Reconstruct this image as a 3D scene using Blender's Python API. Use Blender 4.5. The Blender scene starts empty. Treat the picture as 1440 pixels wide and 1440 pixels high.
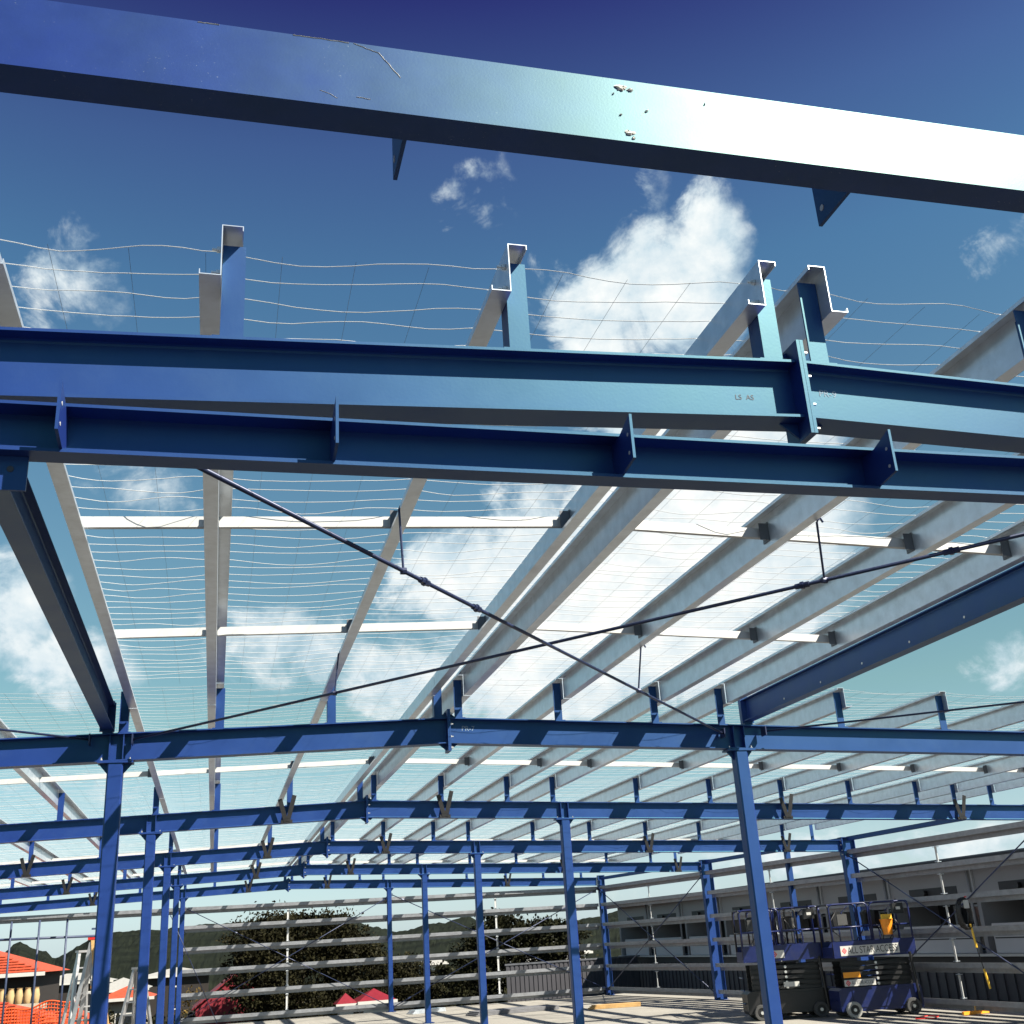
import bpy, bmesh, math, random
from mathutils import Vector, Matrix
random.seed(7)
S = bpy.context.scene
COL = S.collection
R = math.radians

# ------------------------------------------------------------------ camera
cd = bpy.data.cameras.new('camera'); cam = bpy.data.objects.new('camera', cd); COL.objects.link(cam)
r_ = Vector((0.9683818, -0.24264324, -0.05797375)); u_ = Vector((-0.03471187, -0.36117731, 0.93185087)); f_ = Vector((0.24704612, 0.90037504, 0.35818013))
M = Matrix((r_, u_, -f_)).transposed().to_4x4()
M.translation = (0, 0, 2.0)
cam.matrix_world = M
cd.sensor_fit = 'HORIZONTAL'; cd.sensor_width = 36; cd.lens = 1562.87/1440*36
cd.clip_start = 0.05; cd.clip_end = 6000
S.camera = cam

# ------------------------------------------------------------------ light
SUN_EL, SUN_AZ = 43.5, 44.0            # azimuth measured from -Y (behind the camera) towards +X
sv = Vector((math.sin(R(SUN_AZ))*math.cos(R(SUN_EL)), -math.cos(R(SUN_AZ))*math.cos(R(SUN_EL)), math.sin(R(SUN_EL))))
sl = bpy.data.lights.new('sun', 'SUN'); sl.energy = 5.0; sl.angle = R(0.53); sl.color = (1.0, 0.94, 0.82)
so = bpy.data.objects.new('sun', sl); COL.objects.link(so)
so.rotation_euler = sv.to_track_quat('Z', 'Y').to_euler(); so.location = (5, -5, 30)
S.view_settings.view_transform = 'Standard'; S.view_settings.look = 'None'
S.view_settings.exposure = 1.3; S.view_settings.gamma = 1.0; S.view_settings.use_curve_mapping = False

S.cycles.max_bounces = 5; S.cycles.diffuse_bounces = 2; S.cycles.glossy_bounces = 2; S.cycles.transmission_bounces = 1
SKY_STRENGTH = 0.06
def build_world():
    w = bpy.data.worlds.new('World'); S.world = w; w.use_nodes = True
    w.cycles.sampling_method = 'MANUAL'; w.cycles.sample_map_resolution = 256
    nt = w.node_tree; N = nt.nodes; L = nt.links; N.clear()
    out = N.new('ShaderNodeOutputWorld'); bg = N.new('ShaderNodeBackground'); bg.inputs[1].default_value = SKY_STRENGTH
    sky = N.new('ShaderNodeTexSky'); sky.sky_type = 'NISHITA'; sky.sun_disc = False
    sky.sun_elevation = R(SUN_EL)
    sky.sun_rotation = math.atan2(sv.x, sv.y)
    sky.altitude = 0; sky.air_density = 1.0; sky.dust_density = 0.6; sky.ozone_density = 2.5
    tc = N.new('ShaderNodeTexCoord')
    def m(op, a, b=None, c=None, clamp=False):
        n = N.new('ShaderNodeMath'); n.operation = op; n.use_clamp = clamp
        for i, v in enumerate((a, b, c)):
            if v is None: continue
            if isinstance(v, (int, float)): n.inputs[i].default_value = v
            else: L.new(v, n.inputs[i])
        return n.outputs[0]
    def noise(vec, scale, detail, rough, dist=0.0):
        n = N.new('ShaderNodeTexNoise'); n.inputs['Scale'].default_value = scale; n.inputs['Detail'].default_value = detail
        n.inputs['Roughness'].default_value = rough; n.inputs['Distortion'].default_value = dist
        L.new(vec, n.inputs['Vector']); return n
    sep = N.new('ShaderNodeSeparateXYZ'); L.new(tc.outputs['Generated'], sep.inputs[0])
    X, Y, Z = sep.outputs
    az = m('MULTIPLY', m('ARCTAN2', X, Y), 57.29578)
    el = m('MULTIPLY', m('ARCSINE', Z), 57.29578)
    comb = N.new('ShaderNodeCombineXYZ'); L.new(az, comb.inputs[0]); L.new(m('MULTIPLY', el, 1.25), comb.inputs[1])
    nA = noise(comb.outputs[0], 0.19, 8, 0.64, 0.5)
    nB = noise(comb.outputs[0], 0.075, 3, 0.5)
    nC = noise(comb.outputs[0], 0.35, 5, 0.6)
    sB = N.new('ShaderNodeSeparateColor'); L.new(nA.outputs['Color'], sB.inputs[0])
    azd = m('ADD', az, m('MULTIPLY', m('SUBTRACT', sB.outputs[0], 0.5), 5.0))
    eld = m('ADD', el, m('MULTIPLY', m('SUBTRACT', sB.outputs[1], 0.5), 4.0))
    blobs = [(24.6,31.2,4.2,2.8,1.15),(28.4,33.4,1.6,2.0,.95),(21.5,29.5,2.2,1.8,.9),(15.0,36.8,1.5,1.3,.24),(25.1,36.4,.8,1.4,.30),(-8.5,31.0,2.3,1.7,.5),
             (43.9,30.2,1.5,1.0,.38),(-9.8,16.4,1.8,2.0,.7),(-6.6,13.5,2.0,1.3,.75),(12.6,17.6,3.0,1.9,1.25),(16.2,21.0,1.6,2.2,.6),
             (3.2,14.6,2.8,1.3,.75),(8.9,12.6,2.0,1.4,.6),(20.8,15.6,8.0,3.7,1.8),(25.4,21.8,4.8,3.6,1.6),(29.6,22.6,3.0,1.8,1.0),(16.0,12.4,5.8,2.3,1.15),
             (40.2,10.8,1.3,1.0,.42),(-6.4,7.7,2.6,1.0,.40),(-3.0,22.1,3.0,1.2,.22),(25.6,18.8,5.8,3.7,1.8),(33.7,2.4,9,1.2,.5),(66,22,9,4,.9),(-38,18,9,4,.8),(150,25,12,5,.8),(-110,20,12,5,.8)]
    acc = None
    cv = N.new('ShaderNodeCombineXYZ'); L.new(azd, cv.inputs[0]); L.new(eld, cv.inputs[1])
    for a, e, sa, se, st in blobs:
        va = N.new('ShaderNodeVectorMath'); va.operation = 'MULTIPLY_ADD'; L.new(cv.outputs[0], va.inputs[0])
        ia, ie = 1/(sa*1.25), 1/(se*1.25); va.inputs[1].default_value = (ia, ie, 0); va.inputs[2].default_value = (-a*ia, -e*ie, 0)
        vd = N.new('ShaderNodeVectorMath'); vd.operation = 'DOT_PRODUCT'; L.new(va.outputs[0], vd.inputs[0]); L.new(va.outputs[0], vd.inputs[1])
        v = m('MULTIPLY_ADD', vd.outputs['Value'], -0.62*st, st)
        acc = v if acc is None else m('SMOOTH_MAX', acc, v, 0.12)
    fib = m('SUBTRACT', nA.outputs[0], 0.5)
    fib2 = m('SUBTRACT', nC.outputs[0], 0.5)
    dens = m('ADD', acc, m('MULTIPLY_ADD', fib, 2.0, m('MULTIPLY', fib2, 1.1)))
    mask = N.new('ShaderNodeMapRange'); mask.interpolation_type = 'SMOOTHSTEP'
    L.new(dens, mask.inputs[0]); mask.inputs[1].default_value = 0.05; mask.inputs[2].default_value = 0.80
    # low haze of thin cloud towards the horizon
    lowc = m('MULTIPLY', m('SUBTRACT', 1.0, m('DIVIDE', el, 9.0), clamp=True), m('MULTIPLY', nB.outputs[0], 0.9), clamp=True)
    mk = m('MAXIMUM', mask.outputs[0], lowc)
    mk = m('MULTIPLY', mk, m('GREATER_THAN', el, -2.0))
    # sky: deepen the blue with height, as a polarised blue day
    gam = N.new('ShaderNodeGamma'); gam.inputs[1].default_value = 1.0; L.new(sky.outputs[0], gam.inputs[0])
    ramp = N.new('ShaderNodeValToRGB'); L.new(m('DIVIDE', el, 60.0, clamp=True), ramp.inputs[0])
    cr = ramp.color_ramp
    cr.elements[0].position = 0.0; cr.elements[0].color = (0.617, 0.733, 0.9, 1)
    cr.elements[1].position = 1.0; cr.elements[1].color = (0.05, 0.033, 0.133, 1)
    for p, c in ((0.035, (0.633, 0.733, 0.817, 1)), (0.075, (0.617, 0.7, 0.683, 1)), (0.18, (0.633, 0.75, 0.56, 1)), (0.35, (0.54, 0.72, 0.627, 1)), (0.54, (0.433, 0.667, 0.7, 1)), (0.65, (0.367, 0.46, 0.633, 1)), (0.77, (0.18, 0.14, 0.407, 1))):
        e = cr.elements.new(p); e.color = c
    mul = N.new('ShaderNodeMix'); mul.data_type = 'RGBA'; mul.blend_type = 'MULTIPLY'; mul.inputs[0].default_value = 1.0
    L.new(gam.outputs[0], mul.inputs[6]); L.new(ramp.outputs[0], mul.inputs[7])
    sc = N.new('ShaderNodeVectorMath'); sc.operation = 'SCALE'; L.new(mul.outputs[2], sc.inputs[0]); sc.inputs[3].default_value = 1.22
    cl = N.new('ShaderNodeMix'); cl.data_type = 'RGBA'
    L.new(m('MULTIPLY_ADD', dens, 0.55, m('MULTIPLY_ADD', fib2, 2.0, -0.10), clamp=True), cl.inputs[0])
    k = 0.42/SKY_STRENGTH
    cl.inputs[6].default_value = (0.60*k, 0.74*k, 0.82*k, 1); cl.inputs[7].default_value = (1.02*k, 1.03*k, 1.0*k, 1)
    mix = N.new('ShaderNodeMix'); mix.data_type = 'RGBA'
    L.new(mk, mix.inputs[0]); L.new(sc.outputs[0], mix.inputs[6]); L.new(cl.outputs[2], mix.inputs[7])
    L.new(mix.outputs[2], bg.inputs[0]); L.new(bg.outputs[0], out.inputs[0])
build_world()

# ------------------------------------------------------------------ materials
MATS = {}
def mat(name, color, rough=0.5, metal=0.0, var=0.15, vscale=6.0, bump=0.0, bscale=60.0, spec=0.5, dirt=None, dscale=2.0, damt=0.5, stretch=None, tint=None, ior=None):
    m = bpy.data.materials.new(name); m.use_nodes = True; nt = m.node_tree; N = nt.nodes; L = nt.links
    b = N['Principled BSDF']; b.inputs['Roughness'].default_value = rough; b.inputs['Metallic'].default_value = metal
    b.inputs['Specular IOR Level'].default_value = spec
    if ior: b.inputs['IOR'].default_value = ior
    if tint: b.inputs['Specular Tint'].default_value = (*tint, 1)
    tc = N.new('ShaderNodeTexCoord'); src = tc.outputs['Object']
    if stretch:
        mp = N.new('ShaderNodeMapping'); mp.inputs['Scale'].default_value = stretch; L.new(src, mp.inputs[0]); src = mp.outputs[0]
    n = N.new('ShaderNodeTexNoise'); n.inputs['Scale'].default_value = vscale; n.inputs['Detail'].default_value = 6; L.new(src, n.inputs['Vector'])
    mr = N.new('ShaderNodeMapRange'); L.new(n.outputs[0], mr.inputs[0]); mr.inputs[1].default_value = 0.25; mr.inputs[2].default_value = 0.75
    mr.inputs[3].default_value = 1-var; mr.inputs[4].default_value = 1+var
    vm = N.new('ShaderNodeVectorMath'); vm.operation = 'SCALE'; vm.inputs[0].default_value = color[:3]; L.new(mr.outputs[0], vm.inputs[3])
    col = vm.outputs[0]
    if dirt:
        n2 = N.new('ShaderNodeTexNoise'); n2.inputs['Scale'].default_value = dscale; n2.inputs['Detail'].default_value = 8; n2.inputs['Roughness'].default_value = .65
        L.new(src, n2.inputs['Vector'])
        r2 = N.new('ShaderNodeMapRange'); L.new(n2.outputs[0], r2.inputs[0]); r2.inputs[1].default_value = .5; r2.inputs[2].default_value = .72
        r2.inputs[3].default_value = 0; r2.inputs[4].default_value = damt
        mx = N.new('ShaderNodeMix'); mx.data_type = 'RGBA'; L.new(r2.outputs[0], mx.inputs[0]); L.new(col, mx.inputs[6]); mx.inputs[7].default_value = (*dirt, 1)
        col = mx.outputs[2]
    L.new(col, b.inputs['Base Color'])
    rr = N.new('ShaderNodeMapRange'); L.new(n.outputs[0], rr.inputs[0]); rr.inputs[3].default_value = max(.02, rough-.08); rr.inputs[4].default_value = min(1, rough+.08)
    L.new(rr.outputs[0], b.inputs['Roughness'])
    if bump:
        n3 = N.new('ShaderNodeTexNoise'); n3.inputs['Scale'].default_value = bscale; n3.inputs['Detail'].default_value = 4; L.new(src, n3.inputs['Vector'])
        bp = N.new('ShaderNodeBump'); bp.inputs['Strength'].default_value = bump; bp.inputs['Distance'].default_value = 0.004
        L.new(n3.outputs[0], bp.inputs['Height']); L.new(bp.outputs[0], b.inputs['Normal'])
    MATS[name] = m; return m
BLUE = (0.009, 0.018, 0.145)
mat('blue_paint', BLUE, 0.47, var=.10, vscale=3, bump=.05, bscale=90, spec=.66, tint=(.28, .86, .68), ior=1.55, dirt=(.020, .034, .155), dscale=3.5, damt=.5)
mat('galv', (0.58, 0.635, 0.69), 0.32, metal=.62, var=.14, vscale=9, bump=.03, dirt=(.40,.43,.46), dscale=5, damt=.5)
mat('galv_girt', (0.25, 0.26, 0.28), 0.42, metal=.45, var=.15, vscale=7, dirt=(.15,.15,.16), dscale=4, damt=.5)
mat('galv_dark', (0.12, 0.125, 0.14), 0.45, metal=.4, var=.2)
mat('galv_white', (0.50, 0.50, 0.49), 0.5, metal=.1, var=.08, vscale=6, dirt=(.30,.30,.30), dscale=6, damt=.5)
mat('bolt', (0.62, 0.62, 0.60), 0.35, metal=.7, var=.1)
mat('wire', (0.66, 0.66, 0.65), 0.4, metal=0, var=.05)
mat('dark_wire', (0.10, 0.10, 0.11), 0.5, metal=.3, var=.05)
mat('rod', (0.018, 0.028, 0.075), 0.4, metal=.2, var=.1)
mat('concrete', (0.285, 0.268, 0.235), 0.8, var=.10, vscale=1.2, bump=.2, bscale=30, dirt=(.085,.082,.078), dscale=.5, damt=.8)
mat('asphalt', (0.045, 0.043, 0.042), 0.9, var=.25, vscale=4, bump=.5, bscale=60)
mat('earth', (0.045, 0.042, 0.03), 0.95, var=.35, vscale=.25)
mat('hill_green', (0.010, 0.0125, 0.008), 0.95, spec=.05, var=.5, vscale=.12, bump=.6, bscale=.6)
mat('bark', (0.06, 0.045, 0.03), 0.9, var=.3)
mat('tile_orange', (0.40, 0.055, 0.018), 0.75, var=.25, vscale=5, dirt=(.2,.05,.03), dscale=3, damt=.6)
mat('roof_crimson', (0.17, 0.007, 0.016), 0.6, var=.15)
mat('roof_grey', (0.14, 0.14, 0.15), 0.7, var=.15)
mat('roof_white', (0.30, 0.295, 0.275), 0.6, var=.1)
mat('render_cream', (0.35, 0.31, 0.24), 0.85, var=.08)
mat('baluster_cream', (0.36, 0.27, 0.13), 0.8, var=.1)
mat('brick_wall', (0.014, 0.010, 0.008), 0.85, var=.2)
mat('glass_dark', (0.015, 0.018, 0.022), 0.08, var=.1, spec=.6)
mat('panel_grey', (0.25, 0.243, 0.25), 0.6, var=.07, vscale=1)
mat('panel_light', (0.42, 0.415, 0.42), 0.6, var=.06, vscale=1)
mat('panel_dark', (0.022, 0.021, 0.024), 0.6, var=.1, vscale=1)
mat('corrugated', (0.045, 0.044, 0.052), 0.55, var=.1, vscale=1)
mat('ledge_white', (0.45, 0.44, 0.41), 0.6, var=.05)
mat('lift_blue', (0.005, 0.012, 0.075), 0.35, var=.08, dirt=(.05,.05,.06), dscale=4, damt=.3)
mat('lift_black', (0.009, 0.009, 0.010), 0.45, var=.1)
mat('rubber_grey', (0.05, 0.05, 0.05), 0.7, var=.1)
mat('rim_white', (0.30, 0.30, 0.28), 0.5, var=.1, dirt=(.2,.2,.2), damt=.4)
mat('sign_white', (0.5, 0.49, 0.46), 0.5, var=.04)
mat('sign_black', (0.01, 0.01, 0.01), 0.5, var=.05)
mat('sign_red', (0.55, 0.02, 0.03), 0.5, var=.05)
mat('sign_orange', (0.85, 0.32, 0.02), 0.5, var=.05)
mat('bucket_orange', (0.80, 0.26, 0.015), 0.45, var=.08)
mat('barrier_orange', (0.62, 0.075, 0.012), 0.5, var=.12)
mat('yellow', (0.75, 0.45, 0.04), 0.5, var=.1)
mat('red_plastic', (0.5, 0.02, 0.015), 0.4, var=.1)
mat('aluminium', (0.38, 0.38, 0.39), 0.35, metal=.6, var=.12)
mat('scaff', (0.035, 0.05, 0.10), 0.5, var=.1)
mat('timber', (0.45, 0.28, 0.11), 0.8, var=.2)
mat('chalk', (0.20, 0.27, 0.34), 0.8, var=.2)
mat('stamp', (0.02, 0.03, 0.05), 0.6, var=.1)
mat('chip', (0.62, 0.60, 0.55), 0.8, var=.45, vscale=60, bump=.6, bscale=120)

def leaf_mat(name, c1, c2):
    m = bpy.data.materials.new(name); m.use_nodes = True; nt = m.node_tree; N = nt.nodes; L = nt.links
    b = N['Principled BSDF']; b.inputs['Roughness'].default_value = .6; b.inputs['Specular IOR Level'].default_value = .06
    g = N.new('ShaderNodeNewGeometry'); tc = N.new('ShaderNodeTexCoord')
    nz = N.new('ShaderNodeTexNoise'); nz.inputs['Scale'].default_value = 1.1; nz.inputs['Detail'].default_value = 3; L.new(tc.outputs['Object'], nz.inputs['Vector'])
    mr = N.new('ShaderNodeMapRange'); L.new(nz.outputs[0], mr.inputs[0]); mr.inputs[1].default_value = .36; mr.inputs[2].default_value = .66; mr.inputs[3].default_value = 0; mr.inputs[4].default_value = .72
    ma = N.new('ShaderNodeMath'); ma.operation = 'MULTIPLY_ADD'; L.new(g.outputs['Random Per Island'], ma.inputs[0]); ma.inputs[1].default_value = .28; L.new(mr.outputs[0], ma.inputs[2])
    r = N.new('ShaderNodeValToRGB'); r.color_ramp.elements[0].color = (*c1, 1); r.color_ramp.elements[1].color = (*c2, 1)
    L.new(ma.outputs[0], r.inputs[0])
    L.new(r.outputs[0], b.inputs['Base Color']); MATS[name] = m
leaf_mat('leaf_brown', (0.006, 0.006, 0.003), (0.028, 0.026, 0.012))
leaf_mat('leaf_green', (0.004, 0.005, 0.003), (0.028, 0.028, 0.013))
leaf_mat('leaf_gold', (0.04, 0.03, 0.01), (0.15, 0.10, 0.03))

def worn_beam_mat():
    """near beam: weathered blue paint with chalky specks and scuffs along its near end"""
    m = bpy.data.materials.new('blue_paint_worn'); m.use_nodes = True; nt = m.node_tree; N = nt.nodes; L = nt.links
    b = N['Principled BSDF']; b.inputs['IOR'].default_value = 1.55; b.inputs['Specular IOR Level'].default_value = .58; b.inputs['Specular Tint'].default_value = (.42, .98, .70, 1)
    tc = N.new('ShaderNodeTexCoord')
    def noise(sc, det, ro=.6, st=None):
        n = N.new('ShaderNodeTexNoise'); n.inputs['Scale'].default_value = sc; n.inputs['Detail'].default_value = det; n.inputs['Roughness'].default_value = ro
        if st:
            mp = N.new('ShaderNodeMapping'); mp.inputs['Scale'].default_value = st; L.new(tc.outputs['Object'], mp.inputs[0]); L.new(mp.outputs[0], n.inputs['Vector'])
        else: L.new(tc.outputs['Object'], n.inputs['Vector'])
        return n.outputs[0]
    def rng(v, a, b_, c, d):
        r = N.new('ShaderNodeMapRange'); L.new(v, r.inputs[0])
        for i, q in enumerate((a, b_, c, d)): r.inputs[i+1].default_value = q
        return r.outputs[0]
    specks = rng(noise(120, 5, .7), .63, .68, 0, .8)
    region = rng(noise(4, 4), .50, .66, 0, 1)
    streak = rng(noise(12, 6, .7, (1, 1, .25)), .64, .68, 0, .7)
    mu = N.new('ShaderNodeMath'); mu.operation = 'MULTIPLY'; L.new(specks, mu.inputs[0]); L.new(region, mu.inputs[1])
    m3 = N.new('ShaderNodeMath'); m3.operation = 'MULTIPLY'; L.new(streak, m3.inputs[0]); L.new(region, m3.inputs[1])
    m4 = N.new('ShaderNodeMath'); m4.operation = 'MULTIPLY'; L.new(m3.outputs[0], m4.inputs[0]); m4.inputs[1].default_value = .25
    mx = N.new('ShaderNodeMath'); mx.operation = 'MAXIMUM'; L.new(mu.outputs[0], mx.inputs[0]); L.new(m4.outputs[0], mx.inputs[1])
    var = rng(noise(6, 6), .3, .7, .85, 1.18)
    sc = N.new('ShaderNodeVectorMath'); sc.operation = 'SCALE'; sc.inputs[0].default_value = BLUE; L.new(var, sc.inputs[3])
    mix = N.new('ShaderNodeMix'); mix.data_type = 'RGBA'; L.new(mx.outputs[0], mix.inputs[0]); L.new(sc.outputs[0], mix.inputs[6]); mix.inputs[7].default_value = (.35, .38, .42, 1)
    L.new(mix.outputs[2], b.inputs['Base Color'])
    L.new(rng(noise(8, 5), .3, .7, .40, .45), b.inputs['Roughness'])
    bp = N.new('ShaderNodeBump'); bp.inputs['Strength'].default_value = .05; bp.inputs['Distance'].default_value = .002
    L.new(noise(160, 3), bp.inputs['Height']); L.new(bp.outputs[0], b.inputs['Normal'])
    MATS['blue_paint_worn'] = m
worn_beam_mat()

# ------------------------------------------------------------------ helpers
def link(name, me, m, parent=None, loc=None):
    o = bpy.data.objects.new(name, me); COL.objects.link(o)
    if m and not me.materials: me.materials.append(MATS[m])
    if parent is not None: o.parent = parent
    if loc is not None: o.location = loc
    return o
def tag(o, label, cat, group=None, kind=None):
    o['label'] = label
    if kind: o['kind'] = kind
    if cat: o['category'] = cat
    if group: o['group'] = group
    return o
def empty(name, loc, label=None, cat=None, group=None, rz=0):
    o = bpy.data.objects.new(name, None); COL.objects.link(o); o.location = loc; o.rotation_euler = (0, 0, rz); o.empty_display_size = .1
    if label: tag(o, label, cat, group)
    return o
class MB:
    def __init__(s): s.v = []; s.f = []
    def add(s, vs, fs):
        k = len(s.v); s.v += [tuple(v) for v in vs]; s.f += [[i+k for i in f] for f in fs]; return s
    def box(s, c, d, mtx=None):
        x, y, z = c; a, b, e = d[0]/2, d[1]/2, d[2]/2
        vs = [(x+i*a, y+j*b, z+k*e) for k in (-1, 1) for j in (-1, 1) for i in (-1, 1)]
        if mtx is not None: vs = [mtx @ Vector(v) for v in vs]
        return s.add(vs, [(0,2,3,1),(4,5,7,6),(0,1,5,4),(2,6,7,3),(0,4,6,2),(1,3,7,5)])
    def b2(s, x0, x1, y0, y1, z0, z1): return s.box(((x0+x1)/2, (y0+y1)/2, (z0+z1)/2), (x1-x0, y1-y0, z1-z0))
    def extrude(s, prof, P, Q, ux, uy):
        """closed 2D profile swept from P to Q; profile axes ux, uy"""
        P = Vector(P); Q = Vector(Q); ux = Vector(ux); uy = Vector(uy); n = len(prof)
        vs = [P+ux*a+uy*b for a, b in prof]+[Q+ux*a+uy*b for a, b in prof]
        area = sum(prof[i][0]*prof[(i+1)%n][1]-prof[(i+1)%n][0]*prof[i][1] for i in range(n))
        flip = (area > 0) != (ux.cross(uy).dot(Q-P) > 0)
        fs = [(i, (i+1)%n, n+(i+1)%n, n+i) for i in range(n)]+[tuple(range(n-1, -1, -1)), tuple(range(n, 2*n))]
        if flip: fs = [tuple(reversed(f)) for f in fs]
        return s.add(vs, fs)
    def tube(s, pts, r, n=6, cap=True, closed=False):
        pts = [Vector(p) for p in pts]; k = len(pts); rings = []
        for i, p in enumerate(pts):
            if closed: t = (pts[(i+1)%k]-pts[i-1])
            else: t = pts[min(i+1, k-1)]-pts[max(i-1, 0)]
            t.normalize()
            a = Vector((0, 0, 1)) if abs(t.z) < .9 else Vector((1, 0, 0))
            e1 = t.cross(a).normalized(); e2 = t.cross(e1)
            rings.append([p+(e1*math.cos(6.28319*j/n)+e2*math.sin(6.28319*j/n))*r for j in range(n)])
        vs = [v for g in rings for v in g]; fs = []
        for i in range(k if closed else k-1):
            a = i*n; b = ((i+1)%k)*n
            for j in range(n): fs.append((a+j, b+j, b+(j+1)%n, a+(j+1)%n))
        if cap and not closed: fs += [tuple(range(n)), tuple(range((k-1)*n+n-1, (k-1)*n-1, -1))]
        return s.add(vs, fs)
    def mesh(s, name, smooth=False):
        me = bpy.data.meshes.new(name); me.from_pydata(s.v, [], s.f); me.update()
        if smooth: me.polygons.foreach_set('use_smooth', [True]*len(me.polygons))
        return me
    def obj(s, name, m, parent=None, smooth=False): return link(name, s.mesh(name, smooth), m, parent)
def ibeam(D, B, tf, tw, fil=0.012):
    """I profile, origin at top centre, x across flange, y up"""
    h = B/2; w = tw/2; f = fil
    right = [(h, 0), (h, -tf), (w+f, -tf), (w+f*.3, -tf-f*.3), (w, -tf-f), (w, -D+tf+f), (w+f*.3, -D+tf+f*.3), (w+f, -D+tf), (h, -D+tf), (h, -D)]
    return [(-a, b) for a, b in reversed(right)]+right if False else right+[(-a, b) for a, b in reversed(right)]
def offset_poly(pts, t):
    """open polyline -> closed thin profile of thickness t"""
    n = len(pts); L = []; Rr = []
    for i in range(n):
        p = Vector(pts[i])
        d0 = (Vector(pts[i])-Vector(pts[i-1])).normalized() if i > 0 else None
        d1 = (Vector(pts[i+1])-Vector(pts[i])).normalized() if i < n-1 else None
        if d0 is None: nn = Vector((-d1.y, d1.x)); k = 1
        elif d1 is None: nn = Vector((-d0.y, d0.x)); k = 1
        else:
            n0 = Vector((-d0.y, d0.x)); n1 = Vector((-d1.y, d1.x)); nn = (n0+n1).normalized(); k = 1/max(.4, nn.dot(n0))
        L.append(tuple(p+nn*k*t/2)); Rr.append(tuple(p-nn*k*t/2))
    return L+list(reversed(Rr))
ORD = ['first', 'second', 'third', 'fourth', 'fifth', 'sixth', 'seventh', 'eighth', 'ninth', 'tenth', 'eleventh', 'twelfth', 'thirteenth']
def text_mesh(txt, size, name='lettering', ext=0.0):
    c = bpy.data.curves.new(name, 'FONT'); c.body = txt; c.size = size; c.extrude = ext; c.align_x = 'CENTER'; c.align_y = 'CENTER'
    o = bpy.data.objects.new(name, c); COL.objects.link(o)
    dg = bpy.context.evaluated_depsgraph_get(); me = bpy.data.meshes.new_from_object(o.evaluated_get(dg)); me.name = name
    bpy.data.objects.remove(o); bpy.data.curves.remove(c)
    me.materials.clear(); return me
def bolt_mesh(r=.014, h=.016):
    mb = MB(); mb.tube([(0, 0, 0), (0, 0, h)], r, 6); mb.tube([(0, 0, h), (0, 0, h+.018)], r*.5, 6)
    return mb.mesh('bolt')
BOLT = bolt_mesh(); BOLT.materials.append(MATS['bolt'])
def bolt(parent, p, d):
    o = bpy.data.objects.new('bolt', BOLT); COL.objects.link(o); o.parent = parent; o.location = p
    o.rotation_euler = Vector(d).to_track_quat('Z', 'Y').to_euler(); return o

# ------------------------------------------------------------------ setting
def ground():
    mb = MB(); xs = [-700, -300, -120, -60, -30, -14, -10, 0, 8, 17, 17.6, 30, 60, 140, 320, 700]
    ys = [-60, -10, 8, 25, 41, 44, 48, 60, 90, 140, 220, 400, 900]
    def h(x, y):
        if y <= 41 and -12 < x < 17.5: return -.12
        z = -.12-3.2*min(1, max(0, (y-41)/6))
        if x <= -12: z = min(z, -.12-2.5*min(1, max(0, (-12-x)/10)))
        if x >= 17.5: z = min(z, -1.0)
        return z
    vs = [(x, y, h(x, y)) for y in ys for x in xs]; n = len(xs)
    fs = [(j*n+i, j*n+i+1, (j+1)*n+i+1, (j+1)*n+i) for j in range(len(ys)-1) for i in range(n-1)]
    mb.add(vs, fs); o = mb.obj('ground', 'earth'); o['kind'] = 'structure'
    ap = MB(); ap.add([(-60, -60, -.10), (17.4, -60, -.10), (17.4, 10.98, -.10), (-60, 10.98, -.10)], [(0, 1, 2, 3)]); a_ = ap.obj('unseen_dark_ground', 'asphalt'); a_['kind'] = 'structure'  # dark ground out of view, added to cut light bouncing up from the floor
    # slab in pours with open joints
    slab = bpy.data.objects.new('floor_slab', None); COL.objects.link(slab); slab['kind'] = 'structure'
    xe = [-10, -5.4, -1, 2.38, 5.76, 10.4, 16.4]; ye = [11.0, 18.85, 22.3, 25.9, 29.4, 32.9, 36.4, 40.35]
    for j in range(len(ye)-1):
        for i in range(len(xe)-1):
            q = MB(); g = .012; dz = random.uniform(-.002, .002)
            x1 = xe[i+1]-g
            q.b2(xe[i]+g, x1, ye[j]+g, ye[j+1]-g, -.30, dz); q.obj('slab_pour', 'concrete', slab)
    sb = MB(); sb.b2(-9.9, 16.3, 11.1, 40.2, -.32, -.02); sb.obj('joint_fill', 'asphalt', slab)
ground()

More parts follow.
